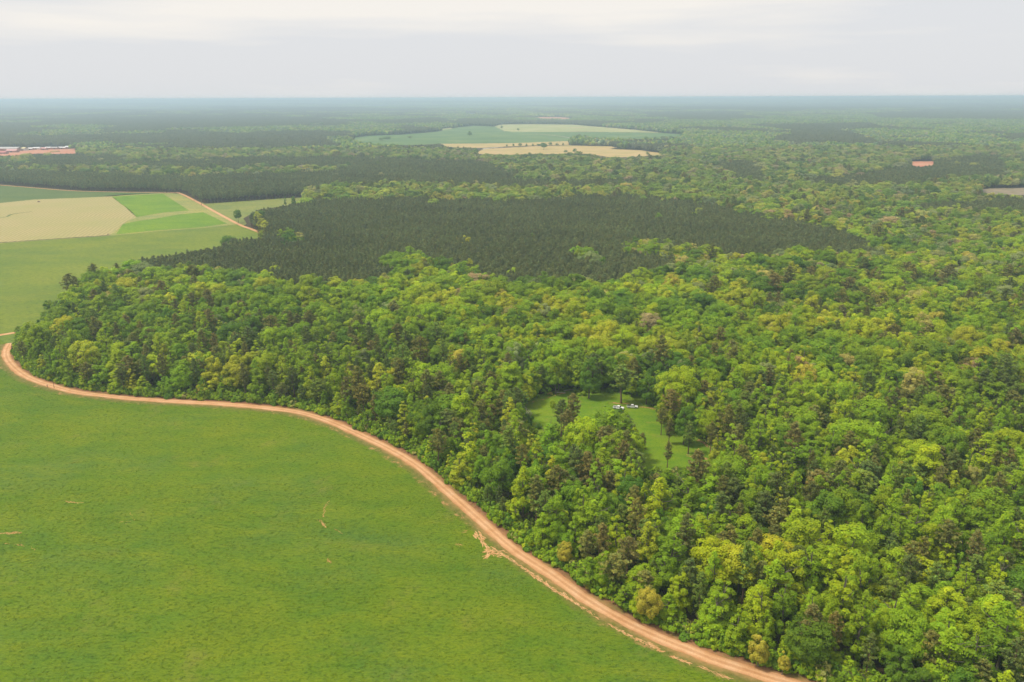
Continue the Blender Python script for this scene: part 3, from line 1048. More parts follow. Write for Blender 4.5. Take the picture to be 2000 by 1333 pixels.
def free(X, Y, H):
    """may a tree of height H stand here, given the open land the photograph shows?"""
    z0 = hgt(X, Y)
    ok = np.ones(len(X), bool)
    for f in (0.0, 0.35, 0.7, 0.97):
        px, d = project(np.stack([X, Y, z0 + H * f], 1))
        for poly in FIELDS:
            ok &= ~inside(px, poly)
    ok &= ~inside(np.stack([X, Y], 1), PAST)
    D, S, I = road_side(X, Y)
    ok &= ~(D < 5.2)
    return ok


def dist_line(X, Y, L):
    D = np.full(len(X), 1e9)
    sel = np.where((X < L[:, 0].max() + 30) & (X > L[:, 0].min() - 30) & (Y < L[:, 1].max() + 30) & (Y > L[:, 1].min() - 30))[0]
    for ch in np.array_split(sel, max(1, len(sel) // 4000)):
        if len(ch):
            D[ch] = np.hypot(X[ch, None] - L[None, ::3, 0], Y[ch, None] - L[None, ::3, 1]).min(1)
    return D


def fray_px(px, X, Y):
    return px + np.stack([9 * wave(X, Y, 70, 51) + 5 * wave(X, Y, 24, 52), 3.2 * wave(X, Y, 60, 53) + 1.8 * wave(X, Y, 22, 54)], 1)


def in_pines(px):
    r = np.zeros(len(px), bool)
    for p in P_PINES:
        r |= inside(px, p)
    for p in P_LEAFY:
        r &= ~inside(px, p)
    return r


def pick(rs, weights, n):
    names = list(weights)
    p = np.array([weights[k] for k in names], float)
    return np.array(names, dtype=object)[rs.choice(len(names), n, p=p / p.sum())]


def pick_drift(rs, weights, X, Y, L, seed, loose=0.6):
    """like pick(), but kinds of one tone tend to stand together"""
    names = list(weights)
    p = np.array([weights[k] for k in names], float)
    v = wave(X, Y, L, seed) + 0.7 * wave(X, Y, L * 0.4, seed + 1) + rs.normal(0, loose, len(X))
    u = (np.argsort(np.argsort(v)) + 0.5) / max(1, len(v))
    return np.array(names, dtype=object)[np.searchsorted(np.cumsum(p / p.sum()), u).clip(0, len(names) - 1)]


def colours(names, table, rs, v=0.09, w=0.04):
    c = np.array([table[n] for n in names], float).reshape(-1, 3)
    k = 1 + rs.normal(0, v, (len(c), 1))
    h = rs.normal(0, w, len(c))
    c = c * k * np.stack([1 + h, np.ones(len(c)), 1 - h], 1)
    return np.clip(c, 0.008, 0.6)


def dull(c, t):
    """leaf colour muted with distance: haze painted into the woods farther off"""
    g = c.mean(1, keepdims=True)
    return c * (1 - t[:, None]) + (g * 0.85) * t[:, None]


trees = {'broad': [], 'poplar': [], 'pine': [], 'plant': [], 'bush': []}     # rows: x, y, scale_xy, scale_z, rot, variant, r, g, b, colour index


def put(kind, X, Y, sxy, sz, K, C, names, table):
    n = len(X)
    idx = np.array([list(table).index(a) for a in names], int)
    trees[kind].append(np.column_stack([X, Y, sxy, sz, rng.rand(n) * 6.283, rng.randint(0, len(K.both), n), C, idx]))


# --- mixed wood near by and leafy woods out to 2.4 km
for d0, d1, step in ((135, 560, 7.0), (560, 900, 8.3), (900, 1500, 9.4), (1500, 2400, 10.6)):
    X, Y = scatter(d0, d1, step)
    px, d = project(np.stack([X, Y, np.full(len(X), 15.0)], 1))
    k = free(X, Y, 20.0 if d0 < 500 else 18.5) & (~in_pines(fray_px(px, X, Y)) | (rng.rand(len(X)) < 0.004))
    X, Y, px = X[k], Y[k], px[k]
    n = len(X)
    u = rng.rand(n)
    pn = 0.5 + 0.5 * wave(X, Y, 110, 5)                 # drifts of pine
    nearness = np.clip((px[:, 1] - 560) / 120, 0, 1)
    ridge = inside(px, [(740, 490), (900, 505), (1200, 540), (1500, 500), (1700, 500), (2100, 520), (2100, 720), (1500, 740), (1250, 720), (1000, 690), (800, 640), (600, 590), (600, 540)])
    p_pine = np.where(ridge, 0.05 + 0.08 * pn, 0.17 + 0.30 * pn) * (0.30 + 0.70 * nearness)
    p_pine = np.where((px[:, 0] > 1500) & (px[:, 1] > 525) & (px[:, 1] < 610), 0.12 + 0.42 * pn, p_pine)
    p_pine = np.where(px[:, 1] < 470, 0.10 + 0.10 * pn, p_pine)
    p_pop = np.where(ridge, 0.07, 0.40) * nearness
    kind = np.where(u < p_pine, 2, np.where(u < p_pine + p_pop, 1, 0))
    k0, k1, k2 = kind == 0, kind == 1, kind == 2
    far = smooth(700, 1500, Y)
    bigsc = step / 6.55
    s0 = np.clip(np.exp(rng.normal(-0.05, 0.26, n)), 0.52, 1.45)
    s = s0 * np.where(ridge, 1.12, 1.0) * min(1.65, max(0.92, bigsc))
    sz = rng.uniform(0.74, 1.16, n) * s0 ** 0.45 * np.where(ridge, 1.03, 0.97)
    D, S, I = road_side(X, Y)
    edge = D < 12
    s = np.where(edge, s * 0.85, s); sz = np.where(edge, sz * rng.uniform(0.6, 0.95, n), sz)
    # colours drift over the wood
    cd = wave(X, Y, 160, 8)
    names = np.empty(n, dtype=object)
    w_near = {'deep green': 1.2, 'mid green': 2.8, 'fresh green': 3.0, 'lime green': 1.3, 'yellow-green': 0.3}
    w_ridge = {'deep green': 0.8, 'mid green': 1.9, 'fresh green': 2.4, 'lime green': 2.6, 'yellow-green': 1.6}
    w_far = {'deep green': 1.2, 'mid green': 2.0, 'fresh green': 2.0, 'lime green': 2.0, 'yellow-green': 1.3}
    names[:] = pick_drift(rng, w_near, X, Y, 95, 71)
    names = np.where(ridge & (rng.rand(n) < 0.85), pick_drift(rng, w_ridge, X, Y, 110, 73), names)
    names = np.where((px[:, 1] < 530) & (rng.rand(n) < 0.9), pick_drift(rng, w_far, X, Y, 170, 75, 0.8), names)
    odd = rng.rand(n) < np.where(px[:, 1] < 530, 0.20, np.where(ridge, 0.05, 0.02))
    names = np.where(odd, pick(rng, {'pale olive': 3, 'grey-green': 3, 'golden': 1, 'rusty tan': 1.2}, n), names)
    strip = inside(px, [(560, 400), (600, 372), (760, 355), (1000, 362), (1300, 368), (1300, 386), (1050, 390), (760, 386), (640, 390)])
    names = np.where(strip & (rng.rand(n) < 0.6), pick(rng, {'lime green': 2, 'yellow-green': 2, 'fresh green': 2}, n), names)
    tone = (1 + 0.13 * wave(X, Y, 130, 61))[:, None] * np.stack([1 + 0.08 * wave(X, Y, 210, 62), np.ones(n), np.ones(n)], 1)
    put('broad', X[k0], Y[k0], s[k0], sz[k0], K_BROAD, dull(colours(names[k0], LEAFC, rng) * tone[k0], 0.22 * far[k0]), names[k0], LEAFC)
    pnames = pick(rng, {'mid green': 1.2, 'fresh green': 3, 'lime green': 2.0, 'yellow-green': 0.5}, n)
    put('poplar', X[k1], Y[k1], s[k1] * 1.05, sz[k1] * 0.98, K_POPLAR, colours(pnames[k1], LEAFC, rng), pnames[k1], LEAFC)
    qnames = pick(rng, {'olive-brown': 3, 'dark olive': 2, 'green-olive': 1.6, 'brown': 1.0}, n)
    put('pine', X[k2], Y[k2], s[k2] * 1.08, sz[k2] * 1.02, K_PINE, colours(qnames[k2], PINEC, rng), qnames[k2], PINEC)

# --- saplings and low edge trees right along the road, and shrubs under the wood
X, Y = scatter(150, 620, 3.6, 0.48)
D, S, I = road_side(X, Y)
k = free(X, Y, 3.0)
X, Y, D = X[k], Y[k], D[k]
n = len(X)
edge = D < 13
keep = edge | (rng.rand(n) < 0.55)
X, Y, edge = X[keep], Y[keep], edge[keep]
e_i = rng.randint(5, len(RN) - 5, 1500)
e_d = rng.uniform(5.2, 9.5, 1500)
EX = ROAD[e_i, 0] - RN[e_i, 0] * e_d; EY = ROAD[e_i, 1] - RN[e_i, 1] * e_d
ek = free(EX, EY, 1.5) & (np.hypot(EX, EY) < 700)
X = np.concatenate([X, EX[ek]]); Y = np.concatenate([Y, EY[ek]]); edge = np.concatenate([edge, np.ones(ek.sum(), bool)])
n = len(X)
bn = pick(rng, {'deep green': 1.2, 'mid green': 3, 'fresh green': 2.2, 'lime green': 0.9, 'pale olive': 0.15, 'golden': 0.12}, n)
sc = np.where(edge, rng.uniform(0.6, 1.7, n), rng.uniform(0.7, 2.0, n))
put('bush', X, Y, sc, sc * rng.uniform(0.7, 1.3, n), K_BUSH, colours(bn, LEAFC, rng), bn, LEAFC)

# --- pine plantation, in rows
for poly_i, (row, along) in [(0, (3.9, 3.1)), (1, (5.2, 4.4)), (2, (6.5, 5.5)), (3, (5.2, 4.5))] + [(q, (6.0, 5.0)) for q in range(4, len(P_PINES))]:
    poly = P_PINES[poly_i]
    if max(b for a, b in poly) < 276:
        continue
    W = np.array([at(a, b, 14.0)[:2] for a, b in poly])
    W[:, 1] = np.minimum(W[:, 1], 2430)
    th = R(12)
    ca, sa = math.cos(th), math.sin(th)
    Wr = W @ np.array([[ca, -sa], [sa, ca]])
    gx_, gy_ = np.meshgrid(np.arange(Wr[:, 0].min(), Wr[:, 0].max(), row), np.arange(Wr[:, 1].min(), Wr[:, 1].max(), along))
    G = np.stack([gx_.ravel(), gy_.ravel()], 1) + rng.normal(0, 0.45, (gx_.size, 2))
    G = G @ np.array([[ca, sa], [-sa, ca]])
    k = (np.abs(G[:, 0]) < 0.80 * G[:, 1] + 60) & (G[:, 1] > 100) & (G[:, 1] < 2410)
    G = G[k]
    px, d = project(np.column_stack([G, np.full(len(G), 14.0)]))
    px = fray_px(px, G[:, 0], G[:, 1])
    k = inside(px, poly)
    G, px = G[k], px[k]
    leafy = np.zeros(len(G), bool)
    for p in P_LEAFY:
        leafy |= inside(px, p)
    k = free(G[:, 0], G[:, 1], 14.5) & ~leafy & (dist_line(G[:, 0], G[:, 1], MIDROAD) > 6) & (rng.rand(len(G)) > 0.05)
    # thinning lanes that the photograph shows as dark lines at the right-hand end
    G = G[k]
    lane = (np.abs((G @ np.array([ca, -sa]) / 24.0) % 1.0) < 0.13) & (wave(G[:, 0], G[:, 1], 420, 12) > -0.1)
    G = G[~lane]
    n = len(G)
    base = np.clip(np.exp(rng.normal(0, 0.18, n)), 0.6, 1.6) * (row / 3.9) ** 0.75
    nm = np.array(['plantation'] * n, dtype=object)
    drift = 1 + 0.10 * wave(G[:, 0], G[:, 1], 140, 13)
    C = colours(nm, PLANTC, rng, 0.12, 0.05) * drift[:, None]
    put('plant', G[:, 0], G[:, 1], base, rng.uniform(0.80, 1.14, n), K_PLANT, C, nm, PLANTC)

# --- trees set one by one: (kind, base pixel x, y, top pixel y, width scale, colour)
SET = [('pine', 1213, 788, 714, 1.95, 'green-olive', 'broad-topped olive pine standing by the two parked trucks'),
       ('pine', 1291, 850, 797, 0.95, 'olive-brown', 'thin-trunked pine leftmost of the bare-stemmed row in the clearing'),
       ('pine', 1306, 868, 814, 0.95, 'olive-brown', 'bare-stemmed clearing pine second from the left of its row'),
       ('pine', 1344, 887, 820, 1.2, 'green-olive', 'round-headed pine with shadow beneath, middle of the clearing row'),
       ('pine', 1386, 897, 828, 0.95, 'olive-brown', 'tall bare-stemmed pine on red soil at the clearing edge'),
       ('pine', 1303, 917, 868, 1.0, 'olive-brown', 'small lone pine in the lower arm of the grassy clearing'),
       ('pine', 1118, 848, 764, 0.95, 'brown', 'tall brown pine poking up before the clearing, behind its twins'),
       ('pine', 1096, 858, 784, 1.1, 'dark olive', 'dark olive pine front left of the pine group before the clearing'),
       ('pine', 1107, 872, 804, 1.15, 'brown', 'broad brown pine lowest of the group before the clearing'),
       ('pine', 1222, 880, 812, 1.35, 'dark olive', 'dark round-headed pine beside the big oak before the clearing'),
       ('pine', 1252, 902, 842, 1.0, 'olive-brown', 'olive pine at the narrow waist of the grassy clearing'),
       ('pine', 1185, 905, 838, 1.15, 'olive-brown', 'olive-brown pine below the big oak before the clearing'),
       ('pine', 1357, 985, 885, 1.25, 'brown', 'big brown pine closing the bottom of the grassy clearing'),
       ('broad', 1180, 872, 798, 1.5, 'mid green', 'big spreading green oak between the pines before the trucks'),
       ('broad', 1150, 778, 706, 1.1, 'deep green', 'dense dark oak rounded to the ground behind the clearing'),
       ('broad', 1262, 790, 720, 1.2, 'deep green', 'dark spreading oak behind and above the two trucks'),
       ('broad', 1320, 815, 722, 1.5, 'lime green', 'large lime green tree rising at the corner of the clearing'),
       ('broad', 1085, 770, 706, 1.1, 'mid green', 'round green oak at the back corner of the clearing'),
       ('broad', 1035, 780, 720, 0.9, 'deep green', 'dark oak at the far left corner of the clearing'),
       ('broad', 1335, 868, 800, 1.0, 'deep green', 'deep green oak filling the right bank of the clearing'),
       ('broad', 505, 444, 414, 1.15, 'yellow-green', 'yellow-green tree at the corner of the dark pine plantation'),
       ('broad', 466, 436, 410, 0.9, 'deep green', 'dark bushy tree at the field corner of the plantation'),
       ('poplar', 558, 404, 382, 0.8, 'deep green', 'small dark upright tree standing alone in the far field'),
       ('broad', 575, 408, 384, 0.9, 'deep green', 'dark tree beside the far field gap above the plantation'),
       ('broad', 449, 492, 461, 1.5, 'deep green', 'large dark tree standing above the plantation field edge'),
       ('broad', 513, 464, 456, 0.42, 'yellow-green', 'tiny yellow-green bush at the far road end by pines'),
       ('broad', 1080, 806, 782, 0.42, 'lime green', 'small lime green bush standing in the left of the clearing'),
       ('poplar', 1246, 1208, 1135, 0.9, 'lime green', 'lime sapling behind the golden tree on the road edge'),
       ('broad', 1262, 1218, 1150, 0.72, 'golden', 'golden leafy tree on the road edge among green ones'),
       ('broad', 1480, 1302, 1240, 0.72, 'golden', 'golden tree by the lower end of the dirt road'),
       ('broad', 1527, 1318, 1268, 0.6, 'golden', 'small golden tree at the bottom edge beside the road'),
       ('broad', 1103, 1110, 1062, 0.62, 'golden', 'little golden-topped tree on the bend of the dirt road'),
       ('poplar', 880, 928, 872, 0.95, 'yellow-green', 'pale yellow-green tree on the road edge at the wood corner'),
       ('broad', 1752, 960, 905, 0.95, 'golden', 'golden-brown crowned tree in the right of the wood'),
       ('broad', 1890, 970, 908, 0.7, 'pale olive', 'pale cream crowned tree among green in the right of the wood'),
       ('poplar', 1505, 1210, 1078, 1.5, 'fresh green', 'tall conical fresh green tree with bare trunk above the road end'),
       ('poplar', 1330, 1090, 990, 1.5, 'fresh green', 'tall broad fresh green tree in the middle of the wood'),
       ('broad', 505, 805 - 18, 745, 0.9, 'mid green', 'round green tree on the road edge by the field top'),
       ]
set_rows = []
for kd, bx, by, ty, w, cn_, lab in SET:
    p = at(bx, by)
    K = {'pine': K_PINE, 'broad': K_BROAD, 'poplar': K_POPLAR}[kd]
    lo, hi = 1.0, 45.0
    for _ in range(30):                                   # height whose top reaches the pixel row
        mid = (lo + hi) / 2
        q, _d = project(np.array([[p[0], p[1], mid]]))
        if q[0, 1] > ty: lo = mid
        else: hi = mid
    H = min(mid, 30)
    sz = H / K.h
    table = PINEC if kd == 'pine' else LEAFC
    set_rows.append((kd, p[0], p[1], w * (0.55 + 0.45 * min(1.3, sz)), sz, cn_, lab, table[cn_]))

for kd in trees:
    trees[kd] = np.vstack(trees[kd])
# make room round the trees set one by one
SP = np.array([[r[1], r[2]] for r in set_rows])
for kd in ('broad', 'poplar', 'pine', 'plant'):
    T = trees[kd]
    dmin = np.full(len(T), 1e9)
    for q in SP:
        dmin = np.minimum(dmin, np.hypot(T[:, 0] - q[0], T[:, 1] - q[1]))
    trees[kd] = T[dmin > 4.6]

# ------------------------------------------------------------------ single trees
ONES = "zero one two three four five six seven eight nine ten eleven twelve thirteen fourteen fifteen sixteen seventeen eighteen nineteen".split()
TENS = "x x twenty thirty forty fifty sixty seventy eighty ninety".split()
ORD = {"one": "first", "two": "second", "three": "third", "five": "fifth", "eight": "eighth", "nine": "ninth", "twelve": "twelfth"}


def words(n):
    n = int(n)
    if n < 20: return ONES[n]
    if n == 100: return "hundred"
    return TENS[n // 10] + ("-" + ONES[n % 10] if n % 10 else "")


def ordinal(n):
    w = words(n).split("-")
    l = w[-1]
    w[-1] = ORD.get(l, l[:-1] + "ieth" if l.endswith("y") else l + "th")
    return "-".join(w)


used_labels = set()


def add_tree(name, K, x, y, sxy, sz, rot, var, col, label, cat, group):
    e = bpy.data.objects.new(name, None)
    COL.objects.link(e)
    e.empty_display_size = 1.0
    e.location = (x, y, float(hgt(x, y)))
    e.rotation_euler = (0, 0, rot)
    e.scale = (sxy, sxy, sz)
    e["label"] = label; e["category"] = cat; e["group"] = group
    c = bpy.data.objects.new("crown", K.crown[var]); COL.objects.link(c); c.parent = e
    c["col"] = [float(v) for v in col]
    t = bpy.data.objects.new("trunk", K.trunk[var]); COL.objects.link(t); t.parent = e
    return e


INFO = {'broad': ("broadleaf_tree", K_BROAD, "broadleaf tree", "broadleaf trees of the near wood", LEAFN),
        'poplar': ("poplar_tree", K_POPLAR, "poplar tree", "narrow leafy trees of the near wood", LEAFN),
        'pine': ("pine_tree", K_PINE, "pine tree", "pine trees of the near wood", PINEN)}
for kd, x, y, sxy, sz, cname, lab, col in set_rows:
    nm, K, cat, grp, _ = INFO[kd]
    used_labels.add(lab)
    add_tree(nm, K, x, y, sxy, sz, random.Random(int(x * 7)).random() * 6, int(abs(x) * 3) % len(K.both), col, lab, cat, grp)

singles = []
for kd, K in (('broad', K_BROAD), ('poplar', K_POPLAR), ('pine', K_PINE)):
    T = trees[kd]
    H = K.h * T[:, 3]
    top, d = project(np.column_stack([T[:, 0], T[:, 1], H]))
    midp, _ = project(np.column_stack([T[:, 0], T[:, 1], H * 0.72]))
    ok = (midp[:, 0] > 6) & (midp[:, 0] < 1994) & (midp[:, 1] < 1322) & (midp[:, 1] > 0)
    size = np.where(ok, T[:, 2] * K.r * np.sqrt(T[:, 3]) / d, 0)
    nset = sum(1 for r in set_rows if r[0] == kd)
    take = np.argsort(-size)[:298 - nset]
    rest = np.ones(len(T), bool); rest[take] = False
    for i in take:
        singles.append((kd, K, T[i], midp[i], d[i]))
    trees[kd] = T[rest]

SX = np.array([s[2][0] for s in singles]); SY = np.array([s[2][1] for s in singles])
D, S, I = road_side(SX, SY)
edge_rank = {}
order = sorted([i for i in range(len(singles)) if D[i] < 10.5], key=lambda i: -I[i])
for r_, i in enumerate(order):
    edge_rank[i] = r_ + 1
FORM = {'broad': 'round-crowned tree', 'poplar': 'narrow tree', 'pine': 'pine'}
for i, (kd, K, row, mp_, dd) in enumerate(singles):
    nm, _, cat, grp, cnames = INFO[kd]
    cname = cnames[int(row[9])]
    size = 'tall' if row[3] > 1.06 else ('short' if row[3] < 0.82 else ('broad' if row[2] > 1.15 else ('slim' if row[2] < 0.85 else '')))
    head = (size + ' ' if size else '') + cname + ' ' + FORM[kd]
    if i in edge_rank:
        lab = "%s on the road edge, %s up from the bottom" % (head, ordinal(min(edge_rank[i], 99)))
    else:
        lab = "%s, %s percent across and %s percent down the photo" % (head, words(round(mp_[0] / 20)), words(round(mp_[1] / 13.33)))
    if lab in used_labels:
        lab = lab.replace(" the photo", " the picture").replace("the bottom", "the bottom, beside another")
    used_labels.add(lab)
    add_tree(nm, K, row[0], row[1], row[2], row[3], row[4], int(row[5]), row[6:9], lab, cat, grp)


# ------------------------------------------------------------------ massed woods (past the limit of single things)
def massed(name, P, S, rot, idx, col, coll, label, cat):
    n = len(P)
    me = mesh_from(name, P, [], attrs={"scl": ('FLOAT_VECTOR', S), "rotz": ('FLOAT', rot), "form": ('INT', idx), "col": ('FLOAT_COLOR', np.column_stack([col, np.ones(n)]))})
    o = link(name, me, kind="stuff", label=label, cat=cat)
    ng = bpy.data.node_groups.new(name, 'GeometryNodeTree')
    ng.interface.new_socket("Geometry", in_out='INPUT', socket_type='NodeSocketGeometry')
    ng.interface.new_socket("Geometry", in_out='OUTPUT', socket_type='NodeSocketGeometry')
    N, L = ng.nodes, ng.links
    gi, go = N.new("NodeGroupInput"), N.new("NodeGroupOutput")
    iop = N.new("GeometryNodeInstanceOnPoints")
    ci = N.new("GeometryNodeCollectionInfo")
    ci.inputs['Collection'].default_value = coll
    ci.inputs['Separate Children'].default_value = True
    ci.inputs['Reset Children'].default_value = True

    def na(nm, ty):
        a = N.new("GeometryNodeInputNamedAttribute")
        a.data_type = ty
        a.inputs['Name'].default_value = nm
        return a.outputs['Attribute']
    L.new(gi.outputs[0], iop.inputs['Points'])
    L.new(ci.outputs[0], iop.inputs['Instance'])
    iop.inputs['Pick Instance'].default_value = True
    L.new(na("form", 'INT'), iop.inputs['Instance Index'])
    cx = N.new("ShaderNodeCombineXYZ")
    L.new(na("rotz", 'FLOAT'), cx.inputs['Z'])
    er = N.new("FunctionNodeEulerToRotation")
    L.new(cx.outputs[0], er.inputs[0])
    L.new(er.outputs[0], iop.inputs['Rotation'])
    L.new(na("scl", 'FLOAT_VECTOR'), iop.inputs['Scale'])
    L.new(iop.outputs[0], go.inputs[0])
    md = o.modifiers.new("scatter", 'NODES')
    md.node_group = ng
    return o


def massed_rows(name, T, K, label, cat):
    z = hgt(T[:, 0], T[:, 1])
    return massed(name, np.column_stack([T[:, 0], T[:, 1], z]), np.column_stack([T[:, 2], T[:, 2], T[:, 3]]), T[:, 4], T[:, 5].astype(int), T[:, 6:9], K.coll, label, cat)


massed_rows("broadleaf_forest", trees['broad'], K_BROAD, "mass of round leafy crowns filling the wood beyond the nearest trees", "forest")
massed_rows("poplar_forest", trees['poplar'], K_POPLAR, "mass of narrow upright leafy crowns deeper in the wood", "forest")
massed_rows("mixed_pine_forest", trees['pine'], K_PINE, "olive pines scattered through the leafy wood farther off", "forest")
massed_rows("pine_plantation_forest", trees['plant'], K_PLANT, "dark even pine plantation in rows behind the leafy wood", "forest")
massed_rows("undergrowth", trees['bush'], K_BUSH, "green shrubs and saplings under the trees and along the road", "undergrowth")


def far_woods(d0, d1, step, h, s0):
    X, Y = scatter(d0, d1, step, 0.38, 0.78, 100)
    z = hgt(X, Y)
    px, d = project(np.stack([X, Y, z + h * 0.85], 1))
    k = free(X, Y, h) & (d > 0)
    X, Y, z, px = X[k], Y[k], z[k], px[k]
    r = np.hypot(X, Y)
    stand = wave(X, Y, 900, 21) + 0.6 * wave(X, Y, 340, 22) + 0.35 * wave(X, Y, 2600, 23)
    # more leaf on the right-hand slopes, more pine on the left
    az = X / Y
    pineland = in_pines(px) | (stand > 0.08 + 0.45 * smooth(0.05, 0.35, az) * (1 - smooth(5000, 9000, r)) - 0.40 * smooth(0.05, 0.40, -az) - 0.10 * smooth(4500, 8000, r))
    n = len(X)
    return X, Y, z, px, pineland, n


def put_far(label, X, Y, z, pineland, coll_l, coll_p, sc, names):
    n = len(X)
    cd = 0.5 + 0.5 * wave(X, Y, 500, 31)
    wl_ = {'deep green': 1.2, 'mid green': 2.2, 'fresh green': 1.8, 'lime green': 1.6, 'yellow-green': 1.0, 'pale olive': 0.9, 'grey-green': 1.4, 'rusty tan': 0.15}
    nm = pick(rng, wl_, n)
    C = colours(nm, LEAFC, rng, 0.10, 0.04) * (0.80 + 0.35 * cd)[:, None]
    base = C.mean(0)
    C = (C * 0.60 + base * 0.40) * np.array([0.68, 0.66, 1.1])  # distance haze put into the leaf colour: evened out, darkened, shifted to blue
    P = np.column_stack([X, Y, z])
    S = sc * rng.uniform(0.9, 1.12, (n, 1)) * np.ones((1, 3))
    S[:, 2] = rng.uniform(0.86, 1.15, n) * (0.6 + 0.4 * sc)
    rot = rng.rand(n) * 6.283
    a, b2 = ~pineland, pineland
    massed(names[0], P[a], S[a], rot[a], rng.randint(0, 4, a.sum()), C[a], coll_l, label[0], "forest")
    pc = colours(np.array(['plantation'] * n, dtype=object), PLANTC, rng, 0.08, 0.04) * 0.36  # pine colour darkened to paint in a stronger veil of haze far off
    massed(names[1], P[b2], S[b2], rot[b2], rng.randint(0, 3, b2.sum()), pc[b2], coll_p, label[1], "forest")


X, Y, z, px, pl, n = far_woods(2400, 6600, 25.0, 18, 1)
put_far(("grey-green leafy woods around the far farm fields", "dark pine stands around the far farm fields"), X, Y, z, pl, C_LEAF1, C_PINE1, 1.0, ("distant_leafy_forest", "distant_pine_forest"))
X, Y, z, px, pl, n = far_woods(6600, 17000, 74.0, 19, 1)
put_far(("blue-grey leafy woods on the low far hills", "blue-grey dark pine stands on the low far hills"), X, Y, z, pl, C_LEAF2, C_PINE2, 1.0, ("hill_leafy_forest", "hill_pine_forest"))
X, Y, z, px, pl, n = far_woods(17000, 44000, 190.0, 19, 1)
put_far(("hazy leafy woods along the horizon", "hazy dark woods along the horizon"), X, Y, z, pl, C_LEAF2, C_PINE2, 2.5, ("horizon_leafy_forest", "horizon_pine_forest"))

# ------------------------------------------------------------------ grass tufts on the pasture and in the clearing
def tuft(seed, n=14, h=0.34, r=0.34):
    rs = np.random.RandomState(seed)
    a = rs.rand(n) * 6.283
    rr = r * np.sqrt(rs.rand(n))
    c = np.stack([rr * np.cos(a), rr * np.sin(a), np.zeros(n)], 1)
    d = unit(np.stack([np.cos(a) * 0.7, np.sin(a) * 0.7, np.ones(n)], 1) + rs.normal(0, 0.2, (n, 3)))
    w = unit(np.cross(d, rs.normal(size=(n, 3)))) * 0.06
    L = h * rs.uniform(0.6, 1.2, (n, 1))
    tip = c + d * L + np.array([0, 0, -0.05]) * L
    V = np.stack([c - w, c + w, tip], 1).reshape(-1, 3)
    F = np.arange(3 * n).reshape(n, 3)
    T = np.repeat(tint_rows(n, rs, 0.15, 0.06), 3, axis=0)
    return V, F, T


tc_ = bpy.data.collections.new("tuft_forms")
for i in range(4):
    V, F, T = tuft(200 + i)
    tc_.objects.link(bpy.data.objects.new("tuft_%02d" % i, mesh_from("tuft", V, [F], [M_LEAF], attrs={"tint": ('FLOAT_COLOR', T)})))
ox, oy = [], []
for d0, d1, st in ((150, 300, 0.85), (300, 480, 1.3)):
    X, Y = scatter(d0, d1, st, 0.5, 0.74, 10)
    ox.append(X); oy.append(Y)
X = np.concatenate(ox); Y = np.concatenate(oy)
k = inside(np.stack([X, Y], 1), PAST)
X, Y = X[k], Y[k]
D, S, I = road_side(X, Y)
clp = 0.30 * wave(X, Y, 7, 41) + 0.35 * wave(X, Y, 30, 42) + rng.normal(0, 0.8, len(X))
k = (D > 5.0) & (clp > 0.15)
X, Y, D = X[k], Y[k], D[k]
n = len(X)
gc = np.array([G_LO, G_MID, G_HI])[rng.randint(0, 3, n)] * rng.uniform(0.9, 1.7, (n, 1))
s = rng.uniform(0.35, 0.95, n)
massed("grass", np.column_stack([X, Y, np.full(n, 0.012)]), np.column_stack([s * 1.3, s * 1.3, s]), rng.rand(n) * 6.283, rng.randint(0, 4, n), gc, tc_, "green grass tufts all over the near pasture", "grass")

# ------------------------------------------------------------------ the two pickup trucks
M_WHITE = plain_mat("white_paint", (0.80, 0.80, 0.81), 0.25, 0.5, 0, 0.02)
M_DARK = plain_mat("black_trim", (0.02, 0.02, 0.022), 0.5, 0.4)
M_GLASS = plain_mat("tinted_glass", (0.018, 0.022, 0.028), 0.08, 0.6)
M_TYRE = plain_mat("rubber", (0.03, 0.03, 0.03), 0.8, 0.2)
M_RIM = plain_mat("alloy", (0.55, 0.55, 0.56), 0.3, 0.5, 0.8)
M_RLAMP = plain_mat("red_lens", (0.45, 0.02, 0.02), 0.2, 0.5)
M_HLAMP = plain_mat("clear_lens", (0.75, 0.76, 0.78), 0.1, 0.6)


def bm_obj(name, bm, mat, parent=None, bevel=0.0):
    if bevel:
        bmesh.ops.bevel(bm, geom=[e for e in bm.edges if e.calc_face_angle(0) > 0.5], offset=bevel, segments=2, affect='EDGES', clamp_overlap=True)
    bmesh.ops.recalc_face_normals(bm, faces=bm.faces[:])
    me = bpy.data.meshes.new(name)
    bm.to_mesh(me); bm.free()
    me.materials.append(mat)
    return link(name, me, parent)


def box(bm, x0, x1, y0, y1, z0, z1, taper=0.0):
    vs = [bm.verts.new(p) for p in ((x0, y0, z0), (x1, y0, z0), (x1, y1, z0), (x0, y1, z0))]
    vt = [bm.verts.new(p) for p in ((x0 + taper, y0 + taper, z1), (x1 - taper, y0 + taper, z1), (x1 - taper, y1 - taper, z1), (x0 + taper, y1 - taper, z1))]
    bm.faces.new(vs[::-1]); bm.faces.new(vt)
    for i in range(4):
        bm.faces.new((vs[i], vs[(i + 1) % 4], vt[(i + 1) % 4], vt[i]))


def extrude_profile(bm, prof, y0, y1, inset=0.0, zin=9.0):
    """side outline (x,z) pulled across the width; points above zin lean in by inset"""
    a = [bm.verts.new((x, y0 + (inset if z > zin else 0), z)) for x, z in prof]
    c = [bm.verts.new((x, y1 - (inset if z > zin else 0), z)) for x, z in prof]
    bm.faces.new(a); bm.faces.new(c[::-1])
    for i in range(len(prof)):
        j = (i + 1) % len(prof)
        bm.faces.new((a[j], a[i], c[i], c[j]))


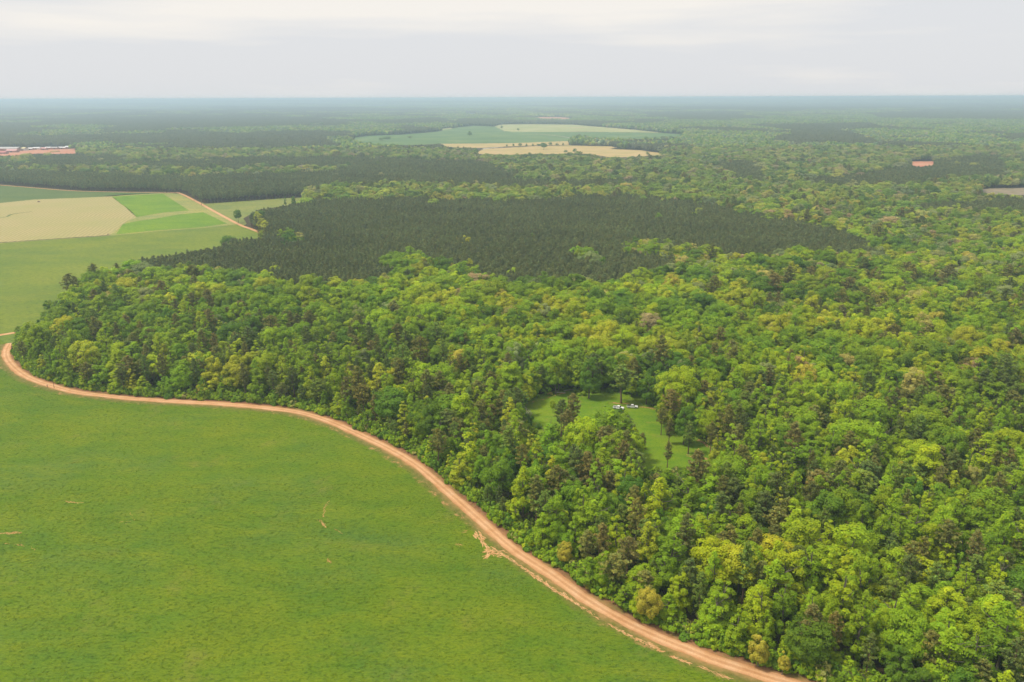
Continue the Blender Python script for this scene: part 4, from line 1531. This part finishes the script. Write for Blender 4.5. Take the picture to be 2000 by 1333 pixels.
def truck(x, y, rz, label, dark_bed):
    e = bpy.data.objects.new("pickup_truck", None)
    COL.objects.link(e)
    e.location = (x, y, 0.012); e.rotation_euler = (0, 0, rz)
    e["label"] = label; e["category"] = "pickup truck"; e["group"] = "trucks parked in the clearing"
    # lower body and hood with wheel arches (x forward)
    prof = [(-2.85, 0.55)]
    for cx in (-1.75, 1.80):
        prof += [(cx - 0.50, 0.50)] + [(cx - 0.50 * math.cos(t), 0.50 + 0.46 * math.sin(t)) for t in np.linspace(0.35, math.pi - 0.35, 6)] + [(cx + 0.50, 0.50)]
    prof += [(2.78, 0.52), (2.88, 0.70), (2.84, 1.02), (2.70, 1.13), (1.35, 1.22), (-0.78, 1.22), (-0.80, 0.98), (-2.85, 0.98)]
    bm = bmesh.new()
    extrude_profile(bm, prof, -0.98, 0.98)
    bm_obj("body", bm, M_WHITE, e, 0.03)
    bm = bmesh.new()
    extrude_profile(bm, [(-0.78, 1.224), (1.33, 1.224), (0.62, 1.84), (-0.05, 1.90), (-0.62, 1.86)], -0.93, 0.93, 0.14, 1.5)
    cab = bm_obj("cab", bm, M_WHITE, e, 0.03)
    bm = bmesh.new()      # load bed walls
    for a in ((-2.85, -0.80, -0.98, -0.86), (-2.85, -0.80, 0.86, 0.98), (-2.85, -2.76, -0.86, 0.86), (-0.92, -0.80, -0.86, 0.86)):
        box(bm, a[0], a[1], a[2], a[3], 0.985, 1.36)
    bm_obj("bed_wall", bm, M_WHITE, e)
    bm = bmesh.new()
    if dark_bed:
        box(bm, -2.80, -0.86, -0.92, 0.92, 1.366, 1.40)
        bm_obj("bed_cover", bm, M_DARK, e, 0.01)
    else:
        box(bm, -2.75, -0.93, -0.855, 0.855, 0.986, 1.02)
        bm_obj("bed_liner", bm, M_DARK, e)
    for s in (-1, 1):     # side windows, front and rear
        for xa, xb, xc, xd in ((0.32, 1.10, 0.58, 0.30), (-0.66, 0.24, 0.24, -0.58)):
            bm = bmesh.new()
            yo, yi = 0.895 * s, 0.805 * s
            vs = [bm.verts.new(p) for p in ((xa, yo + 0.025 * s, 1.30), (xb, yo + 0.025 * s, 1.30), (xc, yi + 0.012 * s, 1.76), (xd, yi + 0.012 * s, 1.76))]
            f = bm.faces.new(vs)
            r_ = bmesh.ops.extrude_face_region(bm, geom=[f])
            bmesh.ops.translate(bm, verts=[v for v in r_['geom'] if isinstance(v, bmesh.types.BMVert)], vec=(0, -0.03 * s, 0))
            bm_obj("window", bm, M_GLASS, cab)
    for xs_, z_, nm in (((1.27, 0.70), (1.29, 1.77), "windshield"), ((-0.795, -0.665), (1.30, 1.78), "window")):
        bm = bmesh.new()
        vs = [bm.verts.new(p) for p in ((xs_[0] + 0.03 * (1 if nm == "windshield" else 0), -0.84, z_[0]), (xs_[0] + 0.03 * (1 if nm == "windshield" else 0), 0.84, z_[0]), (xs_[1] + 0.03 * (1 if nm == "windshield" else 0), 0.72, z_[1]), (xs_[1] + 0.03 * (1 if nm == "windshield" else 0), -0.72, z_[1]))]
        f = bm.faces.new(vs)
        r_ = bmesh.ops.extrude_face_region(bm, geom=[f])
        bmesh.ops.translate(bm, verts=[v for v in r_['geom'] if isinstance(v, bmesh.types.BMVert)], vec=(-0.03 if nm == "windshield" else 0.02, 0, 0))
        bm_obj(nm, bm, M_GLASS, cab)
    for cx in (-1.75, 1.80):
        for s in (-1, 1):
            V, F = tube([(cx, 0.70 * s, 0.40), (cx, 0.72 * s, 0.40), (cx, 0.95 * s, 0.40), (cx, 0.97 * s, 0.40)], [0.30, 0.40, 0.40, 0.30], 18)
            w = link("wheel", mesh_from("tyre", V, [F], [M_TYRE]), e)
            bm = bmesh.new()
            r_ = bmesh.ops.create_cone(bm, cap_ends=True, segments=14, radius1=0.27, radius2=0.24, depth=0.06)
            bmesh.ops.rotate(bm, verts=bm.verts[:], matrix=Matrix.Rotation(R(90), 3, 'X'))
            bmesh.ops.translate(bm, verts=bm.verts[:], vec=(cx, 0.955 * s, 0.40))
            bm_obj("rim", bm, M_RIM, w)
    for s in (-1, 1):
        bm = bmesh.new(); box(bm, 2.80, 2.895, 0.62 * s - 0.22, 0.62 * s + 0.22, 0.84, 1.02); bm_obj("headlight", bm, M_HLAMP, e)
        bm = bmesh.new(); box(bm, -2.88, -2.80, 0.90 * s - 0.085, 0.90 * s + 0.085, 0.99, 1.32); bm_obj("tail_light", bm, M_RLAMP, e)
        bm = bmesh.new(); box(bm, 0.92, 1.10, 1.06 * s - 0.10, 1.06 * s + 0.10, 1.26, 1.44); bm_obj("mirror", bm, M_DARK, e)
    bm = bmesh.new(); box(bm, 2.74, 2.98, -0.96, 0.96, 0.46, 0.68); bm_obj("bumper", bm, M_RIM, e, 0.03)
    bm = bmesh.new(); box(bm, -3.00, -2.80, -0.94, 0.94, 0.48, 0.70); bm_obj("bumper", bm, M_RIM, e, 0.03)
    bm = bmesh.new(); box(bm, 2.83, 2.90, -0.38, 0.38, 0.74, 1.02); bm_obj("grille", bm, M_DARK, e)
    return e


p = at(1208, 799.3); truck(p[0], p[1], R(-22), "white pickup truck with open dark bed parked on the grass, nearer the camera", False)
p = at(1235, 797.0); truck(p[0], p[1], R(-8), "white pickup truck with a black bed parked beside the reddish track", True)

# ------------------------------------------------------------------ small things
def bare_tree(name, x, y, H, seed, mat, label, cat, spread=0.8):
    rs = np.random.RandomState(seed)
    e = bpy.data.objects.new(name, None); COL.objects.link(e)
    e.location = (x, y, 0)
    e["label"] = label; e["category"] = cat
    g, b2 = Geo(), Geo()
    V, F = tube([(0, 0, -0.2), (0.1, 0, H * 0.2), (0.15, 0.1, H * 0.4)], [0.28, 0.22, 0.15], 7); g.add(V, F)

    def grow(p, d, ln, r, lev):
        q = p + d * ln
        V, F = tube([p, (p + q) / 2 + rs.normal(0, 0.05 * ln, 3), q], [r, r * 0.75, r * 0.5], 4); b2.add(V, F)
        if lev:
            for _ in range(4 if lev > 1 else 3):
                grow(p + d * ln * rs.uniform(0.5, 1.0), unit(d + rs.normal(0, 0.6, 3) + np.array([0, 0, 0.15])), ln * rs.uniform(0.55, 0.8), r * 0.55, lev - 1)
    for k in range(7):
        a = k * 0.9 + rs.rand()
        grow(np.array([0.1, 0.05, H * rs.uniform(0.2, 0.4)]), unit(np.array([math.cos(a) * spread, math.sin(a) * spread, 0.8])), H * 0.26, 0.13, 3)
    V, F, _ = g.arrays(); link("trunk", mesh_from("trunk", V, [F], [mat]), e)
    V, F, _ = b2.arrays(); link("branches", mesh_from("branches", V, [F], [mat]), e)
    return e


p = at(1026, 822); bare_tree("bare_tree", p[0], p[1], 8, 5, M_DEAD, "leafless grey tree at the left end of the clearing", "bare tree", 1.1)
for sx__, sy__, sh__, sl__ in ((1488, 760, 15, "pale dead snag among green crowns above and right of the clearing"), (1968, 1195, 16, "pale bare-limbed snag near the right edge low in the wood"),
                              (778, 648, 14, "thin grey snag among the trees in the left half of the wood")):
    p = at(sx__, sy__ + 40 if sy__ < 1300 else sy__); bare_tree("bare_tree", p[0], p[1], sh__, int(sx__), M_DEAD, sl__, "bare tree", 0.55)
p = at(1180, 1060); bare_tree("bare_tree", p[0], p[1], 17, 6, M_DEAD, "leafless pale tree standing in the wood above the road", "bare tree", 0.7)


def post(px, py, H, label):
    x, y, _ = at(px, py)
    e = bpy.data.objects.new("wooden_post", None); COL.objects.link(e)
    e.location = (x, y, 0)
    e["label"] = label; e["category"] = "post"; e["group"] = "posts along the dirt road"
    V, F = tube([(0, 0, -0.3), (0.01, 0, H * 0.5), (0.03, 0.02, H - 0.05), (0.03, 0.02, H)], [0.13, 0.12, 0.105, 0.02], 9)
    link("pole", mesh_from("pole", V, [F], [M_PBARK]), e)
    bm = bmesh.new(); box(bm, -0.6, 0.66, -0.15, -0.06, H - 0.55, H - 0.42); bm_obj("crossbar", bm, M_PBARK, e)


post(106, 758.5, 4.2, "dark wooden post at the outer edge of the dirt road bend")
post(386, 781, 4.6, "pale wooden post at the foot of the roadside trees")
post(93, 757, 1.8, "short wooden post in the grass just left of the taller one")


def log(px, py, ln, rz, seed, label):
    x, y, _ = at(px, py)
    rs = np.random.RandomState(seed)
    e = bpy.data.objects.new("fallen_log", None); COL.objects.link(e)
    e.location = (x, y, 0.22); e.rotation_euler = (0, 0, rz)
    e["label"] = label; e["category"] = "log"
    V, F = tube([(-ln / 2, 0, 0), (-ln / 4, 0.1, 0.03), (ln / 4, -0.05, 0.0), (ln / 2, 0.1, 0.1)], [0.3, 0.27, 0.2, 0.1], 8)
    link("trunk", mesh_from("log", V, [F], [M_DEAD]), e)
    for k in range(5):
        t = rs.uniform(-0.3, 0.5) * ln
        d = np.array([rs.uniform(0.1, 0.6), rs.uniform(-1, 1), rs.uniform(0.1, 0.8)]) * 1.6
        V, F = tube([(t, 0, 0), (t + d[0], d[1], d[2])], [0.09, 0.03], 5)
        link("branch", mesh_from("branch", V, [F], [M_DEAD]), e)


log(1112, 763, 7, R(20), 1, "pale fallen log lying at the back of the clearing")
log(1096, 768, 5, R(-12), 2, "shorter fallen log left of the longer one behind the clearing")

# heap in the stubble
def heap(px, py, r, h, seed, mat, name, label, cat):
    x, y, _ = at(px, py)
    rs = np.random.RandomState(seed)
    V = ICO[0] * np.array([r, r * 0.7, h]) * (1 + rs.uniform(-0.25, 0.25, (len(ICO[0]), 1)))
    V[:, 2] = np.maximum(V[:, 2], -0.1)
    o = link(name, mesh_from(name, V, [ICO[1]], [mat]), loc=(x, y, 0.08), label=label, cat=cat)
    return o


heap(75.5, 395.2, 2.2, 1.9, 3, M_PBARK, "brush_heap", "small dark brush heap on the upper edge of the stubble field", "brush heap")
heap(211, 458.5, 1.2, 0.9, 4, M_PBARK, "brush_heap", "tiny dark heap where the stubble meets the field lane", "brush heap")
heap(530, 462, 3.2, 3.4, 5, M_SOIL, "soil_mound", "orange clay mound in a gap at the plantation edge", "soil mound")


def hedge_tree(px, py, H, r, col, label, seed):
    x, y, _ = at(px, py)
    K = K_BROAD
    add_tree("hedgerow_tree", K, x, y, r / K.r, H / K.h, seed, seed % len(K.both), col, label, "hedgerow tree", "trees along the far grain fields")


hx = [990, 1003, 1016, 1028, 1041, 1052, 1062, 1075, 1088, 1100]
hw = "leftmost second third fourth fifth sixth seventh eighth ninth last".split()
for i, q in enumerate(hx):
    hedge_tree(q, 287.3 - 0.022 * (q - 990), 8 + (i * 37 % 5), 4.0 + (i * 13 % 3) * 0.7, LEAFC['deep green'], "%s small dark tree of the hedge line between the far tan fields" % hw[i], i)
hedge_tree(917, 266.5, 20, 11, LEAFC['deep green'], "lone round dark tree in the far green field", 3)
hedge_tree(1062, 293, 22, 9, LEAFC['deep green'], "tall dark tree between the two far tan fields", 5)
hedge_tree(1122, 299, 14, 6, LEAFC['deep green'], "small dark tree standing in the lower far tan field", 6)
hedge_tree(1105, 299, 9, 5, LEAFC['deep green'], "bush to the left of the small tree in the far tan field", 2)
hedge_tree(1265, 303, 11, 6, LEAFC['mid green'], "small tree at the right end of the far tan field", 4)
hedge_tree(1012, 256, 13, 8, LEAFC['deep green'], "dark bush at the left corner of the far pale field", 1)
hedge_tree(980, 252, 16, 9, LEAFC['deep green'], "dark tree at the top left of the far pale field", 0)
hedge_tree(756, 273.5, 14, 14, LEAFC['deep green'], "dark tree clump at the left of the far green field", 2)
hedge_tree(745, 274.5, 12, 12, LEAFC['deep green'], "smaller dark clump left of another in the far green field", 4)
hedge_tree(800, 270.5, 10, 10, LEAFC['grey-green'], "grey-green bush in the left part of the far green field", 6)

# pale track across the far fields
tl = ground_line([(942, 291.6), (955, 290), (970, 288.6), (982, 288.2)], 8)
ribbon("path", tl, -4, 4, 0.34, plain_mat("pale_track", (0.62, 0.60, 0.56), 0.9, 0.1), 3, 0.5, 3)
tl = ground_line([(1046, 262), (1085, 265.5), (1122, 271)], 10)
ribbon("path", tl, -3, 3, 0.34, plain_mat("dusty_track", (0.42, 0.36, 0.26), 0.9, 0.1), 3, 0.5, 3)
sb = ground_line([(-30, 428), (10, 424.5), (22, 419.5), (40, 416.5), (63, 414)], 5)
ribbon("grass_strip", sb, -1.6, 1.6, 0.10, M_DARKF, 3, 0.5, 3)

# ------------------------------------------------------------------ the works yard far on the left
M_ROOFW = plain_mat("pale_metal_roof", (0.66, 0.66, 0.68), 0.5, 0.4, 0, 0.1, 0.2)
M_ROOFG = plain_mat("grey_metal_roof", (0.44, 0.42, 0.42), 0.5, 0.4, 0, 0.1, 0.2)
M_ROOFR = plain_mat("red_metal_roof", (0.52, 0.16, 0.16), 0.5, 0.4, 0, 0.12, 0.2)
M_ROOFP = plain_mat("faded_pink_roof", (0.66, 0.36, 0.36), 0.5, 0.4, 0, 0.1, 0.2)
M_ROOFY = plain_mat("straw_roof", (0.62, 0.55, 0.30), 0.6, 0.3, 0, 0.1, 0.2)
M_WALLR = plain_mat("red_brick_wall", (0.36, 0.16, 0.13), 0.8, 0.2, 0, 0.15, 0.3)
M_WALLW = plain_mat("pale_wall", (0.58, 0.55, 0.52), 0.8, 0.2, 0, 0.1, 0.3)


def shed(px0, px1, py, depth, hw_, hr, roofm, wallm, label):
    a = at(px0, py); c = at(px1, py)
    L = np.hypot(*(c - a)[:2])
    ang_ = math.atan2(c[1] - a[1], c[0] - a[0])
    e = bpy.data.objects.new("industrial_shed", None); COL.objects.link(e)
    mid = (a + c) / 2
    e.location = (mid[0], mid[1], 0.1); e.rotation_euler = (0, 0, ang_)
    e["label"] = label; e["category"] = "shed"; e["group"] = "buildings of the far works yard"
    h, d = L / 2, depth / 2
    bm = bmesh.new(); box(bm, -h, h, -d, d, 0, hw_); bm_obj("wall", bm, wallm, e)
    bm = bmesh.new()
    o = 0.8
    prof = [(-d - o, hw_ - 0.15), (0, hw_ + hr), (d + o, hw_ - 0.15), (d + o, hw_ + 0.10), (0, hw_ + hr + 0.3), (-d - o, hw_ + 0.10)]
    va = [bm.verts.new((-h - o, y, z)) for y, z in prof]; vb = [bm.verts.new((h + o, y, z)) for y, z in prof]
    bm.faces.new(va); bm.faces.new(vb[::-1])
    for i in range(6):
        j = (i + 1) % 6
        bm.faces.new((va[j], va[i], vb[i], vb[j]))
    bm_obj("roof", bm, roofm, e)
    for k in range(max(1, int(L / 22))):
        x = -h + (k + 0.5) * L / max(1, int(L / 22))
        bm = bmesh.new(); box(bm, x - 2.4, x + 2.4, -d - 0.06, -d + 0.1, 0.02, min(hw_ - 0.8, 4.2)); bm_obj("door", bm, M_DARK, e)


shed(-60, 40, 295, 34, 8, 4, M_ROOFG, M_WALLR, "long grey-roofed shed at the left edge of the far works yard")
shed(15, 35, 298, 16, 6, 3, M_ROOFP, M_WALLR, "pink-roofed shed in front of the long grey one")
shed(-10, 14, 301, 16, 5, 2.5, M_ROOFR, M_WALLR, "dull red-roofed shed at the near left of the works yard")
shed(43, 52, 294.5, 22, 7, 3.5, M_ROOFY, M_WALLW, "straw-coloured shed roof in the far works yard")
shed(56, 66, 293.5, 14, 5, 2.4, M_ROOFW, M_WALLR, "small pale-roofed shed just right of the straw-coloured one")
shed(66, 80, 292.4, 14, 5, 2.4, M_ROOFW, M_WALLW, "white-roofed shed left of the middle of the works yard")
shed(82, 92, 293.2, 14, 5, 2.4, M_ROOFP, M_WALLR, "pinkish low shed in the middle of the works yard")
shed(90, 101, 291.8, 14, 5, 2.4, M_ROOFW, M_WALLR, "pale shed behind the pinkish one in the works yard")
shed(103, 114, 292.0, 14, 5, 2.4, M_ROOFG, M_WALLR, "grey shed right of the middle of the works yard")
shed(116, 130, 291.6, 14, 5, 2.4, M_ROOFW, M_WALLR, "long pale shed second from the right of the works yard")
shed(130, 145, 290.8, 16, 6, 2.8, M_ROOFW, M_WALLR, "white-roofed shed at the right end of the works yard")
heap(108, 297.5, 16, 5, 8, M_SOIL, "soil_mound", "orange soil heap in front of the works yard sheds", "soil mound")
heap(58, 300.5, 6, 3, 9, M_SOIL, "soil_mound", "small orange soil heap near the straw-coloured shed", "soil mound")

# ------------------------------------------------------------------ haze: the air over the whole land
HZ = 46500.0
bm = bmesh.new()
box(bm, -HZ, HZ, -HZ, HZ, -1.0, 166.0)
me = bpy.data.meshes.new("haze"); bm.to_mesh(me); bm.free()
mh = bpy.data.materials.new("haze"); mh.use_nodes = True
hn = mh.node_tree.nodes; hn.clear()
ho = hn.new("ShaderNodeOutputMaterial")
hv = hn.new("ShaderNodeVolumePrincipled")
hv.inputs['Density Attribute'].default_value = ""
hv.inputs['Color'].default_value = (0.62, 0.81, 1.0, 1)
hv.inputs['Density'].default_value = 0.000135
hv.inputs['Anisotropy'].default_value = 0.2
mh.node_tree.links.new(hv.outputs[0], ho.inputs['Volume'])
try:
    mh.cycles.homogeneous_volume = True
except Exception:
    pass
me.materials.append(mh)
link("haze", me, kind="stuff", label="thin blue haze over the far woods", cat="haze")

print("TREES", {k: len(v) for k, v in trees.items()}, "singles", len(singles), "tufts", n)
